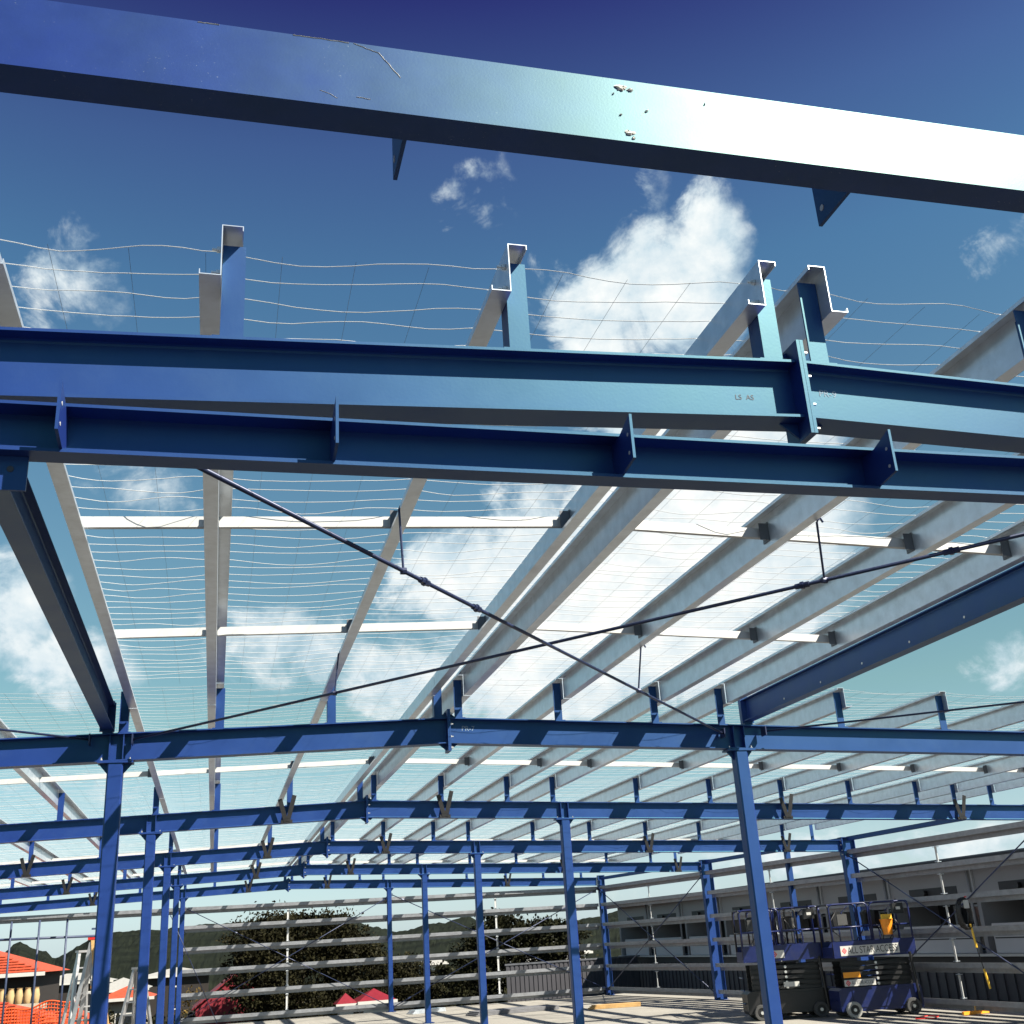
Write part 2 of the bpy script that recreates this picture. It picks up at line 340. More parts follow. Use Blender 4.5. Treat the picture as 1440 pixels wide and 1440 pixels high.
def hills():
    from mathutils import noise as nz
    for nm, y0, x0, x1, prof in (('hill', 330, -160, 260, [(-160, 5), (-55, 2), (-49, 6.5), (-42, 4), (-40, 2.2), (-34, 5), (-29, 7.6), (-14, 8), (5, 8.6), (20, 9.6), (34, 9.2), (43, 5.5), (50, 3.8), (60, 5.4), (70, 6.6), (77, 3.6), (95, 3.6), (108, 4.6), (120, 7), (180, 8), (260, 6)]),):
        mb = MB(); n = 520; rows = 14; vs = []
        for j in range(rows):
            t = j/(rows-1); y = y0-130*(1-t)
            for i in range(n):
                x = x0+(x1-x0)*i/(n-1); k = 0
                while k < len(prof)-2 and prof[k+1][0] < x: k += 1
                a, b = prof[k], prof[k+1]; u = (x-a[0])/(b[0]-a[0]); u = u*u*(3-2*u); hh = a[1]+(b[1]-a[1])*u+2.0
                tr = 0.6*nz.noise((x*.18, y*.2, 0))+.45*nz.noise((x*.8, y*.7, 4))+.30*nz.noise((x*2.0, y*2, 9))
                vs.append((x*(y/y0), y+nz.noise((x*.5, j, 3))*3, -3.4+(hh+3.4)*(t**.8)+tr*min(1, .3+t)*.9))
        fs = [(j*n+i, j*n+i+1, (j+1)*n+i+1, (j+1)*n+i) for j in range(rows-1) for i in range(n-1)]
        mb.add(vs, fs); o = mb.obj(nm, 'hill_green'); o['kind'] = 'structure'
hills()

# ------------------------------------------------------------------ the steel frame
YF = [3.875, 11.836, 18.855, 25.873, 32.890, 39.908]
XRG, ZAP, SL = 2.375, 4.27, 0.0353
DR, BR, TF, TW = 0.275, 0.15, 0.012, 0.008
XL, XC = -1.0, 5.763
XW = [15.4, 15.6, 15.45, 15.2, 14.43, 13.40]
FR = ['nearest', 'second', 'third', 'fourth', 'fifth', 'rearmost']
def zr(x): return ZAP-SL*abs(x-XRG)
PX_L = [2.22, 1.08, -.06, -.90, -2.40, -3.78, -5.18, -6.58, -7.98]      # left of the ridge, outwards
PX_R = [2.54, 3.67, 4.81, 5.62, 7.15, 8.53, 9.93, 11.3, 12.7, 13.5, 14.3]
PT, PH, PF, PLP = 0.455, 0.225, 0.078, 0.02      # purlin top above rafter, depth, flange, lip
def purlin_list(bay):
    if bay == 0: return [(x, -1, i) for i, x in enumerate(PX_L[:4])]+[(x, 1, i) for i, x in enumerate(PX_R[:4])]
    R_ = [x for x in PX_R if x < XW[bay+1]-.25]
    return [(x, -1, i) for i, x in enumerate(PX_L)]+[(x, 1, i) for i, x in enumerate(R_)]

def cleat(parent, fi, x, side, big):
    """tall angle cleat: leg facing the camera plus a leg against the purlin web, on the upslope side"""
    s = -side if x != PX_L[3] else -1; y = YF[fi]; z0 = zr(x)+.001; z1 = zr(x)+PT-.035
    mb = MB(); w = .088; t = .009
    xa, xb = x+s*.004, x+s*(.004+w)
    mb.b2(min(xa, xb), max(xa, xb), y-.05, y-.05+t, z0, z1)
    xb2 = x+s*(.004+t)
    mb.b2(min(xa, xb2), max(xa, xb2), y-.05+t, y+.05, z0, z1)
    mb.box((x+s*.035, y, z0+.004), (.12, .13, .008))
    c = mb.obj('purlin_cleat', 'blue_paint', parent)
    if big:
        for zz in (zr(x)+PT-.075, zr(x)+PT-PH+.045): bolt(c, (x-s*.003, y-.075, zz), (-s, 0, 0))
    return c
def end_plate(parent, x, y, side, zt, D, ext=.085, hb=.10, nb=4, flip=0):
    mb = MB(); t = .016
    a = (x-t, x-.0008) if side < 0 else (x+.0008, x+t)
    mb.b2(a[0], a[1], y-hb, y+hb, zt-D-ext, zt+ext)
    return mb.obj('end_plate', 'blue_paint', parent)
def stiff(parent, x, y, zt, D):
    mb = MB()
    for sg in (-1, 1): mb.b2(x-.005, x+.005, min(y+sg*.006, y+sg*BR*.46), max(y+sg*.006, y+sg*BR*.46), zt-D+TF+.001, zt-TF-.001)
    mb.obj('web_stiffener', 'blue_paint', parent)
def rafter(fi, side):
    y = YF[fi]
    xe = (-9.4 if side < 0 else XW[fi]-.16)
    e = empty('rafter', (0, 0, 0), None)
    a = Vector((XRG+side*.018, y, ZAP-SL*.018)); b = Vector((xe, y, zr(xe)))
    d = (b-a).normalized(); up = d.cross(Vector((0, 1, 0))); up = up if up.z > 0 else -up
    mb = MB(); mb.extrude(ibeam(DR, BR, TF, TW), a, b, (0, 1, 0), up); mb.obj('beam', 'blue_paint', e)
    ep = end_plate(e, XRG, y, side, ZAP, DR)
    if side > 0:
        for zz in (ZAP+.045, ZAP-.07, ZAP-DR+.07, ZAP-DR-.045):
            for yy in (-.06, .06): bolt(e, (XRG+.017, y+yy, zz), (1, 0, 0))
    # triangular ribs between end plate and flanges
    mb = MB()
    s = side
    mb.extrude([(0, 0), (.09, 0), (0, .07)] if s > 0 else [(0, 0), (-.09, 0), (0, .07)], (XRG+s*.017, y-.005, ZAP+.001), (XRG+s*.017, y+.005, ZAP+.001), (1, 0, 0), (0, 0, 1))
    mb.extrude([(0, 0), (.09, 0), (0, -.07)] if s > 0 else [(0, 0), (-.09, 0), (0, -.07)], (XRG+s*.017, y-.005, ZAP-DR-.001), (XRG+s*.017, y+.005, ZAP-DR-.001), (1, 0, 0), (0, 0, 1))
    mb.obj('end_plate_rib', 'blue_paint', e)
    bays = [k for k in (fi-1, fi) if 0 <= k <= 4]
    pl = sorted({(x, sd) for k in bays for x, sd, i in purlin_list(k) if sd == side})
    for x, sd in pl:
        if abs(x) < abs(xe)+.1: cleat(e, fi, x, sd, fi == 0)
    xc = XL if side < 0 else XC
    for dx in (-.065, .065): stiff(e, xc+dx, y, zr(xc), DR)
    if fi >= 2:                     # fly braces: splayed angle stubs down to the bottom flange
        for x in ([1.08, -3.78] if side < 0 else [3.67, 9.93, 13.5]):
            if side > 0 and x > xe: continue
            mb = MB()
            for sg, hh in ((-1, .14), (1, .22)):
                P = Vector((x+sg*.015, y-.11, zr(x)-DR+.02)); Q = Vector((x+sg*.015+sg*.10, y-.13, zr(x)+hh*.7))
                dd = (Q-P).normalized(); u2 = Vector((0, 1, 0)); v2 = dd.cross(u2)
                mb.extrude([(-.004, -.035), (.004, -.035), (.004, .035), (-.004, .035)], P, Q, u2, v2)
            mb.b2(x-.09, x+.09, y-.108, y-.078, zr(x)-DR+.0, zr(x)-DR+.05)
            mb.obj('fly_brace', 'lift_black', e)
    sd = 'left' if side < 0 else 'right'
    tag(e, f'{FR[fi]} blue I-beam rafter carrying purlins, half {sd} of the ridge joint', 'rafter', 'pitched roof rafters')
    return e
RAFT = {}
for fi in range(6):
    for sd in (-1, 1): RAFT[fi, sd] = rafter(fi, sd)
# lettering
def letter(txt, size, p, parent, m, rot=(math.pi/2, 0, 0), name='lettering'):
    me = text_mesh(txt, size); o = link(name, me, m, parent); o.location = p; o.rotation_euler = rot; return o
yw = YF[0]-TW/2-.0012
o = letter('LS  AS', .034, (2.125, yw, zr(2.12)-.155), RAFT[0, -1], 'stamp', (math.pi/2, -.035, 0), 'stamped_lettering'); o['label'] = 'stamped letters LS AS on the beam web'
o = letter('PR-9', .045, (2.53, yw, zr(2.53)-.115), RAFT[0, 1], 'chalk', (math.pi/2, .035, 0), 'chalk_lettering'); o['label'] = 'pale chalk mark PR-9 on the beam web'
o = letter('PR-7', .075, (2.60, YF[1]-TW/2-.0012, zr(2.6)-.105), RAFT[1, 1], 'chalk', (math.pi/2, .035, 0), 'chalk_lettering'); o['label'] = 'pale chalk mark PR-7 on the beam web'

def column(x, fi, label, top, size=.15, base=0, group='square interior columns'):
    y = YF[fi]; e = empty('column', (x, y, 0), label, 'column', group)
    h = size/2; c = .014
    prof = [(h-c, -h), (h, -h+c), (h, h-c), (h-c, h), (-h+c, h), (-h, h-c), (-h, -h+c), (-h+c, -h)]
    mb = MB(); mb.extrude(prof, (0, 0, .014), (0, 0, top-.02), (1, 0, 0), (0, 1, 0)); mb.obj('shaft', 'blue_paint', e)
    mb = MB(); mb.b2(-.17, .17, -.085, .085, top-.02, top-.001); mb.obj('cap_plate', 'blue_paint', e)
    for s in (-1, 1):
        mb = MB(); mb.extrude([(0, 0), (s*.085, 0), (0, -.1)], (s*h, -.005, top-.021), (s*h, .005, top-.021), (1, 0, 0), (0, 0, 1)); mb.obj('gusset', 'blue_paint', e)
        bolt(e, (s*.135, -.055, top-.0), (0, 0, 1))
    mb = MB(); mb.b2(-.15, .15, -.15, .15, 0.001, .014); mb.obj('base_plate', 'blue_paint', e)
    return e
for fi in range(0, 6):
    n = FR[fi]
    column(XL, fi, f'blue square column left of the ridge under the {n} rafter', zr(XL)-DR)
    column(XC, fi, f'blue square column right of the ridge under the {n} rafter', zr(XC)-DR)
# right wall columns (I section)
for fi in range(1, 6):
    x = XW[fi]; y = YF[fi]; top = zr(x)+.06; D = .34 if fi < 5 else .22
    e = empty('wall_column', (x, y, 0), f'blue I-section column of the right wall at the {FR[fi]} rafter', 'column', 'right wall columns')
    mb = MB(); prof = [(b-0, a+D/2) for a, b in [(q, p) for p, q in ibeam(D, .17, .012, .009)]]
    mb.extrude(ibeam(D, .17, .012, .009), (D/2, 0, .014), (D/2, 0, top), (0, 1, 0), (1, 0, 0)); mb.obj('shaft', 'blue_paint', e)
    mb = MB(); mb.b2(-D/2-.02, D/2+.02, -.1, .1, top, top+.012); mb.obj('cap_plate', 'blue_paint', e)
    mb = MB(); mb.b2(-D/2-.018, -D/2-.001, -.09, .09, top-.45, top-.02); mb.obj('end_plate', 'blue_paint', e)
    for zz in (-.40, -.30, -.17, -.07): bolt(e, (-D/2-.019, -.055, top+zz), (-1, 0, 0))
    mb = MB(); mb.b2(-D/2-.03, D/2+.03, -.14, .14, .001, .014); mb.obj('base_plate', 'blue_paint', e)
    for zz in (1.5,): 
        mb = MB()
        for sg in (-1, 1): mb.b2(-D/2+.013, D/2-.013, min(sg*.006, sg*.08), max(sg*.006, sg*.08), top-.33, top-.32)
        mb.obj('web_stiffener', 'blue_paint', e)

e = empty('door_post', (14.95, 28.6, 0), 'slender blue post in the right wall behind the lifts', 'column')
mb = MB(); mb.b2(-.065, .065, -.065, .065, .012, 3.80); mb.obj('shaft', 'blue_paint', e)
mb = MB(); mb.b2(-.13, .13, -.13, .13, .001, .012); mb.obj('base_plate', 'blue_paint', e)
mb = MB(); mb.b2(-.08, .08, -.08, .08, 3.80, 3.812); mb.obj('cap_plate', 'blue_paint', e)
# eave tie along the right wall and tie beams over the columns
def tie(x, y0, y1, label, zb, D=.25, B=.12):
    e = empty('tie_beam', (x, y0, 0), label, 'beam')
    mb = MB(); mb.extrude(ibeam(D, B, .010, .007, .008), (0, 0, zb+D), (0, y1-y0, zb+D), (1, 0, 0), (0, 0, 1)); mb.obj('beam', 'blue_paint', e)
    for yy in (0.0, y1-y0):
        mb = MB(); mb.b2(-B*.6, B*.6, yy-.008 if yy else -.010, yy+.008 if yy else 0-.001, zb-.02, zb+D+.02); mb.obj('end_plate', 'blue_paint', e)
    return e
tl = tie(-1.10, YF[0]+.02, YF[1]-.06, 'dark blue tie beam running back over the left columns to the second rafter', zr(XL)+.035)
tr_ = tie(5.90, YF[0]+.02, YF[1]-.06, 'dark blue tie beam running back over the right columns to the second rafter', zr(XC)+.035)
hole = MB()
for k in range(9): hole.tube([(-.0052, .55+k*.8, zr(XC)+.035+.07), (-.0085, .55+k*.8, zr(XC)+.035+.07)], .011, 8)
hole.obj('bolt_heads', 'bolt', tr_)
# posts carrying the ties at the second rafter
for x, e0, nm in ((-1.10, tl, 'left'), (5.90, tr_, 'right')):
    mb = MB(); yy = YF[1]-YF[0]-.02; mb.b2(-.045, .055, yy-.055, yy+.05, zr(x)+.002-0, zr(x)+.33); mb.obj('support_post', 'blue_paint', e0)
for b in range(2, 5):
    x0, x1 = XW[b], XW[b+1]
    mb = MB(); z = zr(15)+.0
    P = Vector((x0, YF[b]+.10, z+.02)); Q = Vector((x1, YF[b+1]-.10, z+.02)); dd = (Q-P).normalized()
    sx = Vector((dd.y, -dd.x, 0)); mb.extrude([(-.05, -.05), (.05, -.05), (.05, .05), (-.05, .05)], P, Q, sx, (0, 0, 1))
    o = mb.obj('eave_strut', 'blue_paint'); tag(o, f'blue eave strut on the right wall between the {FR[b]} and {FR[b+1]} rafters', 'beam', 'eave struts')

# purlins
def purlin_profile(s):
    """s = +1: top flange points to +X"""
    return offset_poly([(-s*PF, -PH+PLP), (-s*PF, -PH), (0, -PH), (0, 0), (s*PF, 0), (s*PF, -PLP)], .0036)
for b in range(5):
    y0, y1 = YF[b]-.135, YF[b+1]-.155
    me = {}
    for s in (-1, 1):
        mb = MB(); mb.extrude(purlin_profile(s), (0, 0, 0), (0, y1-y0, 0), (1, 0, 0), (0, 0, 1)); me[s] = mb.mesh('purlin')
    for x, sd, i in purlin_list(b):
        o = link('purlin', me[-sd if x != PX_L[3] else -1], 'galv'); o.location = (x, y0, zr(x)+PT)
        side = 'left' if sd < 0 else 'right'
        tag(o, f'{ORD[i]} galvanised purlin {side} of the ridge, from the {FR[b]} to the {FR[b+1]} rafter', 'purlin', 'roof purlins')
# eave purlins tight to the wall on the right side of bay 0 is open sky

# bridging rows
def bridging(b, y, label, detail):
    e = empty('bridging_row', (0, y, 0), label, 'bridging', 'roof bridging rows')
    xs = sorted(x for x, s, i in purlin_list(b))
    if b: xs = [x for x in xs if x > -7]
    for a, c in zip(xs[:-1], xs[1:]):
        if c-a < .5: continue
        sa = -1 if a < XRG else 1; sc = -1 if c < XRG else 1
        xa = a+.006; xb = c-.006
        za, zb_ = zr(a)+PT-.125, zr(c)+PT-.125
        d = Vector((xb-xa, 0, zb_-za)).normalized(); up = Vector((-d.z, 0, d.x))
        mb = MB(); mb.extrude(offset_poly([(.035, -.033), (0, -.033), (0, .033), (.035, .033)], .003), (xa, 0, za), (xb, 0, zb_), (0, 1, 0), up)
        mb.obj('channel', 'galv_white', e)
        if detail:
            # bolted bracket at each end
            for x, s in ((c, -1),):
                mb = MB(); zc = zr(x)+PT-.115
                mb.b2(x+min(s*.004, s*.010), x+max(s*.004, s*.010), -.045, .045, zc-.075, zc+.06)
                mb.b2(x+min(s*.010, s*.075), x+max(s*.010, s*.075), -.044, -.039, zc-.07, zc+.05)
                k = mb.obj('bracket', 'galv_dark', e)
                for zz in (-.045, .035): bolt(e, (x+s*.011, 0.0, zc+zz), (s, 0, 0))
bridging(0, 6.66, 'nearer pale bridging row across the purlins of the nearest bay', True)
bridging(0, 9.22, 'farther pale bridging row across the purlins of the nearest bay', True)
bridging(1, 14.25, 'bridging row half hidden behind the second rafter', True)
bridging(1, 16.75, 'pale bridging row seen just under the second rafter', True)
for b in (2, 3, 4): bridging(b, (YF[b]+YF[b+1])/2, f'bridging row midway between the {FR[b]} and {FR[b+1]} rafters', False)

# safety mesh over the purlins
def netting(b):
    rnd = random.Random(40+b)
    xs = sorted(x for x, s, i in purlin_list(b)); x0, x1 = xs[0]-.02, xs[-1]+.02
    y0, y1 = YF[b]+(.06 if b == 0 else -.05), YF[b+1]-.15
    e = empty('safety_mesh', (0, 0, 0), f'thin wire safety mesh over the purlins between the {FR[b]} and {FR[b+1]} rafters', 'safety mesh', 'roof safety mesh')
    r = [.0022, .0018, .0018, .002, .002][b]; sp = .166
    pts_per = [11, 6, 4, 3, 2][b]
    mb = MB(); ny = int((y1-y0)/sp)
    for j in range(ny):
        y = y0+j*sp; pts = []
        for a, c in zip(xs[:-1], xs[1:]):
            sag = rnd.uniform(.004, .04)*min(1, (c-a)); wob = rnd.uniform(-.055, .055); ph = rnd.uniform(0, 6.28); fr = rnd.choice((1, 1.5, 2, 2.5))
            for k in range(pts_per):
                t = k/pts_per; x = a+(c-a)*t; en = math.sin(math.pi*t)
                pts.append((x, y+min(1, en*1.5)*wob*math.sin(ph+fr*3.14*t)+rnd.uniform(-.003, .003)*(b == 0), zr(x)+PT+.006-sag*en))
        pts.append((xs[-1], y, zr(xs[-1])+PT+.006))
        pts = [(x0, y, zr(x0)+PT+.006)]+pts+[(x1, y, zr(x1)+PT+.006)]
        mb.tube(pts, r, 4 if b == 0 else 3, cap=False)
    o = mb.obj('cross_wires', 'wire', e); o['kind'] = 'stuff'
    mb = MB(); x = x0+.2
    while x < x1:
        pts = [(x+rnd.uniform(-.006, .006), y0+(y1-y0)*k/10, zr(x)+PT+.004-rnd.uniform(.0, .014)) for k in range(11)]
        mb.tube(pts, (.0009 if b == 0 else .001), 3, cap=False); x += .3
    o = mb.obj('long_wires', 'dark_wire', e); o['kind'] = 'stuff'
for b in range(5): netting(b)

# rod bracing
def rod(P, Q, label, r=.013, buckle=None, group='roof bracing rods', cat='brace rod', name='brace_rod'):
    P = Vector(P); Q = Vector(Q); e = empty(name, P, label, cat, group)
    mb = MB(); mb.tube([(0, 0, 0), Q-P], r, 8); mb.obj('rod', 'rod', e, True)
    d = (Q-P)
    for t in (buckle or []):
        c = d*t; dn = d.normalized()
        mb = MB(); mb.tube([c-dn*.05, c+dn*.05], r*1.55, 8); mb.tube([c-dn*.012, c+dn*.012], r*2.1, 6); mb.obj('coupler', 'rod', e)
    for t in (0, 1):
        c = d*t; mb = MB(); mb.box(c, (.012, .12, .10)); mb.obj('fork_plate', 'rod', e)
    return e
ROD1 = (Vector((-.80, 3.95, 4.06)), Vector((5.55, 11.75, 4.05))); ROD2 = (Vector((6.1, 3.95, 4.16)), Vector((-.85, 11.75, 4.08)))
rod(*ROD1, 'dark bracing rod from upper left down to the right column in the nearest bay', buckle=[.31, .38])
rod(*ROD2, 'dark bracing rod from upper right down to the left column in the nearest bay', buckle=[.235, .33])
rod((6.05, 11.72, 4.06), (14.9, 4.1, 3.84), 'thin dark rod rising to the right beyond the right tie beam', r=.011)
rod((-1.25, 11.72, 4.08), (-8.9, 4.1, 3.86), 'thin dark rod crossing the second rafter at the far left', r=.011)
def on_rod(rd, u):
    return rd[0]+(rd[1]-rd[0])*u
def hanger(rd, u, top, label):
    p = on_rod(rd, u); e = empty('rod_hanger', p, label, 'hanger', 'bent rod hangers')
    d = Vector(top)-p
    mb = MB(); mb.tube([(0, 0, -.02), (0, 0, 0), d*.96, d+Vector((.008, 0, .0)), d+Vector((.03, 0, .012)), d+Vector((.045, 0, -.015))], .0078, 6); mb.obj('hook_rod', 'rod', e)
    mb = MB(); mb.tube([(-.018, 0, 0), (.018, 0, 0)], .022, 8); mb.obj('clip', 'rod', e)
hanger(ROD1, .285, (.995, 6.2, 4.475), 'hooked hanger holding the left part of the crossing rods')
hanger(ROD1, .707, (3.74, 9.42, 4.46), 'short hanger on the rod near the right column')
hanger(ROD2, .315, (3.75, 6.12, 4.455), 'straight hanger holding the right part of the crossing rods')
hanger(ROD2, .74, (.995, 9.75, 4.475), 'hanger on the rod near the left column')

# two near channel beams (flat back towards the camera / open side towards the camera)
def near_beams():
    e = empty('channel_beam', (0, 1.94, 0), 'large worn blue beam crossing the top of the picture, glaring pale at right', 'beam', 'near canopy beams')
    D, B = .18, .085; zb = 3.704
    prof = [(0, 0), (0, D), (B, D), (B, D-.011), (.008, D-.011), (.008, .011), (B, .011), (B, 0)]
    mb = MB(); mb.extrude(prof, (-5.5, 0, zb), (8.5, 0, zb), (0, 1, 0), (0, 0, 1)); o = mb.obj('beam', 'blue_paint_worn', e)
    for x in (-.80, .36, 1.496, 2.63):
        mb = MB(); mb.b2(x-.005, x+.005, .0085, .244, zb+.0115, zb+D-.0115)
        o = mb.obj('cleat_plate', 'blue_paint', e)
        mb = MB(); mb.tube([(x-.0065, .215, zb+.05), (x+.0065, .215, zb+.05)], .009, 8); mb.obj('bolt_hole', 'galv_white', o)
    # torn paint scabs
    rnd = random.Random(3)
    def scab(cx, cz, w, h, n, seed):
        rr = random.Random(seed)
        bm = bmesh.new()
        ring = []
        for k in range(n):
            a = 6.28318*k/n; q = rr.uniform(.55, 1.1)
            ring.append(bm.verts.new((cx+w*q*math.cos(a), -.0012, cz+h*q*math.sin(a))))
        inner = [bm.verts.new((cx+(v.co.x-cx)*rr.uniform(.35, .75), -.0012-rr.uniform(.001, .004), cz+(v.co.z-cz)*rr.uniform(.35, .75))) for v in ring]
        c = bm.verts.new((cx, -.003, cz))
        for k in range(n):
            k2 = (k+1) % n; bm.faces.new((ring[k], ring[k2], inner[k2], inner[k])); bm.faces.new((inner[k], inner[k2], c))
        bmesh.ops.recalc_face_normals(bm, faces=bm.faces)
        me = bpy.data.meshes.new('paint_scab'); bm.to_mesh(me); bm.free()
        link('paint_scab', me, 'chip', e)
    scab(.862, zb+.155, .018, .010, 15, 1); scab(.886, zb+.152, .010, .006, 11, 9); scab(.872, zb+.025, .014, .009, 13, 2); scab(.880, zb+.012, .006, .005, 9, 4)
    scab(.855, zb+.075, .004, .002, 7, 5); scab(.92, zb+.095, .006, .0015, 7, 6); scab(1.075, zb+.14, .0022, .006, 7, 7); scab(.842, zb+.135, .003, .002, 7, 8)
    def scratch(pts, r, seed):
        rr = random.Random(seed); P = []
        for (x, z), (x2, z2) in zip(pts[:-1], pts[1:]):
            for k in range(8):
                t = k/8; P.append((x+(x2-x)*t+rr.uniform(-.0012, .0012), -.0003, zb+z+(z2-z)*t+rr.uniform(-.0008, .0008)))
        MBs = MB(); MBs.tube(P, r, 4); MBs.obj('paint_scratch', 'chip', e)
    scratch([(.235, .178), (.29, .16), (.345, .09)], .0011, 1); scratch([(.10, .1785), (.17, .1788), (.232, .178)], .0013, 2); scratch([(-.10, .178), (-.05, .1785)], .0014, 3)
    scratch([(.24, .03), (.275, .027)], .001, 4); scratch([(.16, .035), (.18, .03), (.20, .018)], .0007, 5); scratch([(.905, .08), (.93, .105)], .0006, 6)
    e2 = empty('channel_beam', (0, 3.41, 0), 'dark blue channel beam with upright cleat plates in front of the nearest rafter', 'beam', 'near canopy beams')
    D = .17; zb = 3.505; B = .09
    prof = [(0, 0), (0, .011), (B-.008, .011), (B-.008, D-.011), (0, D-.011), (0, D), (B, D), (B, 0)]
    mb = MB(); mb.extrude(prof, (-6.5, 0, zb), (9.5, 0, zb), (0, 1, 0), (0, 0, 1)); mb.obj('beam', 'blue_paint', e2)
    for x in (-.517, .333, 1.355, 2.383, 3.4):
        mb = MB()
        prof = [(B-.0085, .0115), (B-.0085, D-.0115), (-.01, D-.0115), (-.118, D+.022), (-.118, .024), (-.01, .0115)]
        mb.extrude(prof, (x-.005, 0, zb), (x+.005, 0, zb), (0, 1, 0), (0, 0, 1)); o = mb.obj('cleat_plate', 'blue_paint', e2)
        for zz in (.055, .125):
            mb = MB(); mb.tube([(x-.0065, -.088, zb+zz), (x+.0065, -.088, zb+zz)], .007, 8); mb.obj('bolt_hole', 'galv_white', o)
    mb = MB(); mb.b2(-.78, -.615, .05, .060, zb-.115, zb-.0005); o = mb.obj('lug_plate', 'blue_paint', e2)
    mb = MB(); mb.tube([(-.665, .0495, zb-.045), (-.665, .047, zb-.045)], .0105, 10); mb.obj('bolt_hole', 'stamp', o)
near_beams()

# ------------------------------------------------------------------ wall girts
GZ = [3.48, 2.91, 2.25, 1.59, .89, .17]
GN = ['top', 'second', 'third', 'fourth', 'fifth', 'lowest']
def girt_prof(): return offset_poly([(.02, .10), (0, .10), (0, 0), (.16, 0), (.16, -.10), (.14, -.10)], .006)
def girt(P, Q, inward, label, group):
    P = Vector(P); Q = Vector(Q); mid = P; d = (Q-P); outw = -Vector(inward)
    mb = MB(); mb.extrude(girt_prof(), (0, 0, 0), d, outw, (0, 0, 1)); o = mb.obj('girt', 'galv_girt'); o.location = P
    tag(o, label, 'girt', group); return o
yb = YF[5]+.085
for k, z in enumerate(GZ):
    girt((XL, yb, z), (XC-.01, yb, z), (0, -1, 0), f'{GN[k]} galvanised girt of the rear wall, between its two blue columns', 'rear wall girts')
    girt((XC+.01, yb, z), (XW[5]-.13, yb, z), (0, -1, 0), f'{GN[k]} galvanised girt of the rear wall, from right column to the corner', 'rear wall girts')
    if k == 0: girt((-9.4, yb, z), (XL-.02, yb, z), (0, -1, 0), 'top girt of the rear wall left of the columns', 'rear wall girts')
    for b in (1, 2, 3, 4):
        x0, x1 = XW[b]-.10, XW[b+1]-.10
        P = Vector((x0, YF[b]+.10, z)); Q = Vector((x1, YF[b+1]-.10, z)); dd = (Q-P).normalized(); inw = Vector((-dd.y, dd.x, 0))
        girt(P, Q, inw, f'{GN[k]} girt of the right wall between the {FR[b]} and {FR[b+1]} rafters', 'right wall girts')
def wall_bridge(P, label, axis):
    e = empty('girt_bridging', (P[0], P[1], 0), label, 'bridging', 'upright wall bridging')
    for a, c in zip(GZ[:-1], GZ[1:]):
        mb = MB(); mb.extrude(offset_poly([(-.03, .012), (-.03, 0), (.03, 0), (.03, .012)], .004), (0, 0, c+.11), (0, 0, a-.11), axis, Vector(axis).cross(Vector((0, 0, 1)))); mb.obj('channel', 'galv_white', e)
        for z in (c+.13, a-.13):
            mb = MB(); mb.box((0, 0, z), (.10, .10, .012)); mb.obj('bracket', 'galv', e)
wall_bridge((2.39, yb+.03), 'thin white upright between the rear girts left of the middle column', (1, 0, 0))
wall_bridge((9.5, yb+.03), 'thin white upright between the rear girts near the dark conifer', (1, 0, 0))
wall_bridge((13.85, (YF[4]+YF[5])/2), 'white upright between right wall girts beside the grey building balconies', (0, -1, 0))
wall_bridge((14.75, (YF[3]+YF[4])/2), 'white upright between right wall girts behind the lifts', (0, -1, 0))
wall_bridge((15.28, (YF[2]+YF[3])/2), 'white upright between right wall girts beside the hanging black hose', (0, -1, 0))
W = 'wall bracing rods'
yq = YF[5]-.02
rod((XL+.1, yq, 3.55), (XC-.1, yq, .2), 'rear wall rod falling right from the left column', r=.012, group=W, buckle=[.25])
rod((XC-.1, yq, 3.55), (XL+.1, yq, .2), 'rear wall rod falling left from the middle column', r=.012, group=W)
rod((XC+.1, yq, 3.65), (XW[5]-.1, yq, .2), 'rear wall rod falling right from the middle column to the corner foot', r=.014, group=W, buckle=[.05])
rod((XW[5]-.15, yq, 3.5), (XC+.1, yq, .15), 'rear wall rod falling left from the corner column to the middle column foot', r=.014, group=W, buckle=[.93])
rod((XL-.3, 38.0, 3.3), (XL+1.2, 39.4, .1), 'thin rod slanting behind the left columns', r=.012, group=W, buckle=[.6])
for b, n in ((4, 'rearmost'), (2, 'third')):
    x0, x1 = XW[b]-.12, XW[b+1]-.12
    rod((x0, YF[b]+.15, 3.45), (x1, YF[b+1]-.15, .2), f'right wall rod falling away from the {FR[b]} rafter column', r=.014, group=W)
    rod((x1, YF[b+1]-.15, 3.45), (x0, YF[b]+.15, .2), f'right wall rod falling towards the camera from the {FR[b+1]} rafter column', r=.014, group=W)

# blue screen frame left of the columns in the rear wall
e = empty('screen_frame', (0, YF[5]-.1, 0), 'dark tubular screen frame in the rear wall left of the columns', 'screen frame')
for x in (-6.95, -6.13, -5.31, -4.49):
    mb = MB(); mb.tube([(x, 0, 0), (x, 0, 3.42)], .032, 8); mb.obj('upright', 'scaff', e, True)
mb = MB(); mb.tube([(-8.5, .06, 2.93), (-3.35, .06, 2.86)], .038, 8); mb.obj('rail', 'scaff', e, True)
mb = MB(); mb.b2(-3.75, -3.35, .0, .05, 3.05, 3.11); mb.obj('bracket', 'scaff', e)

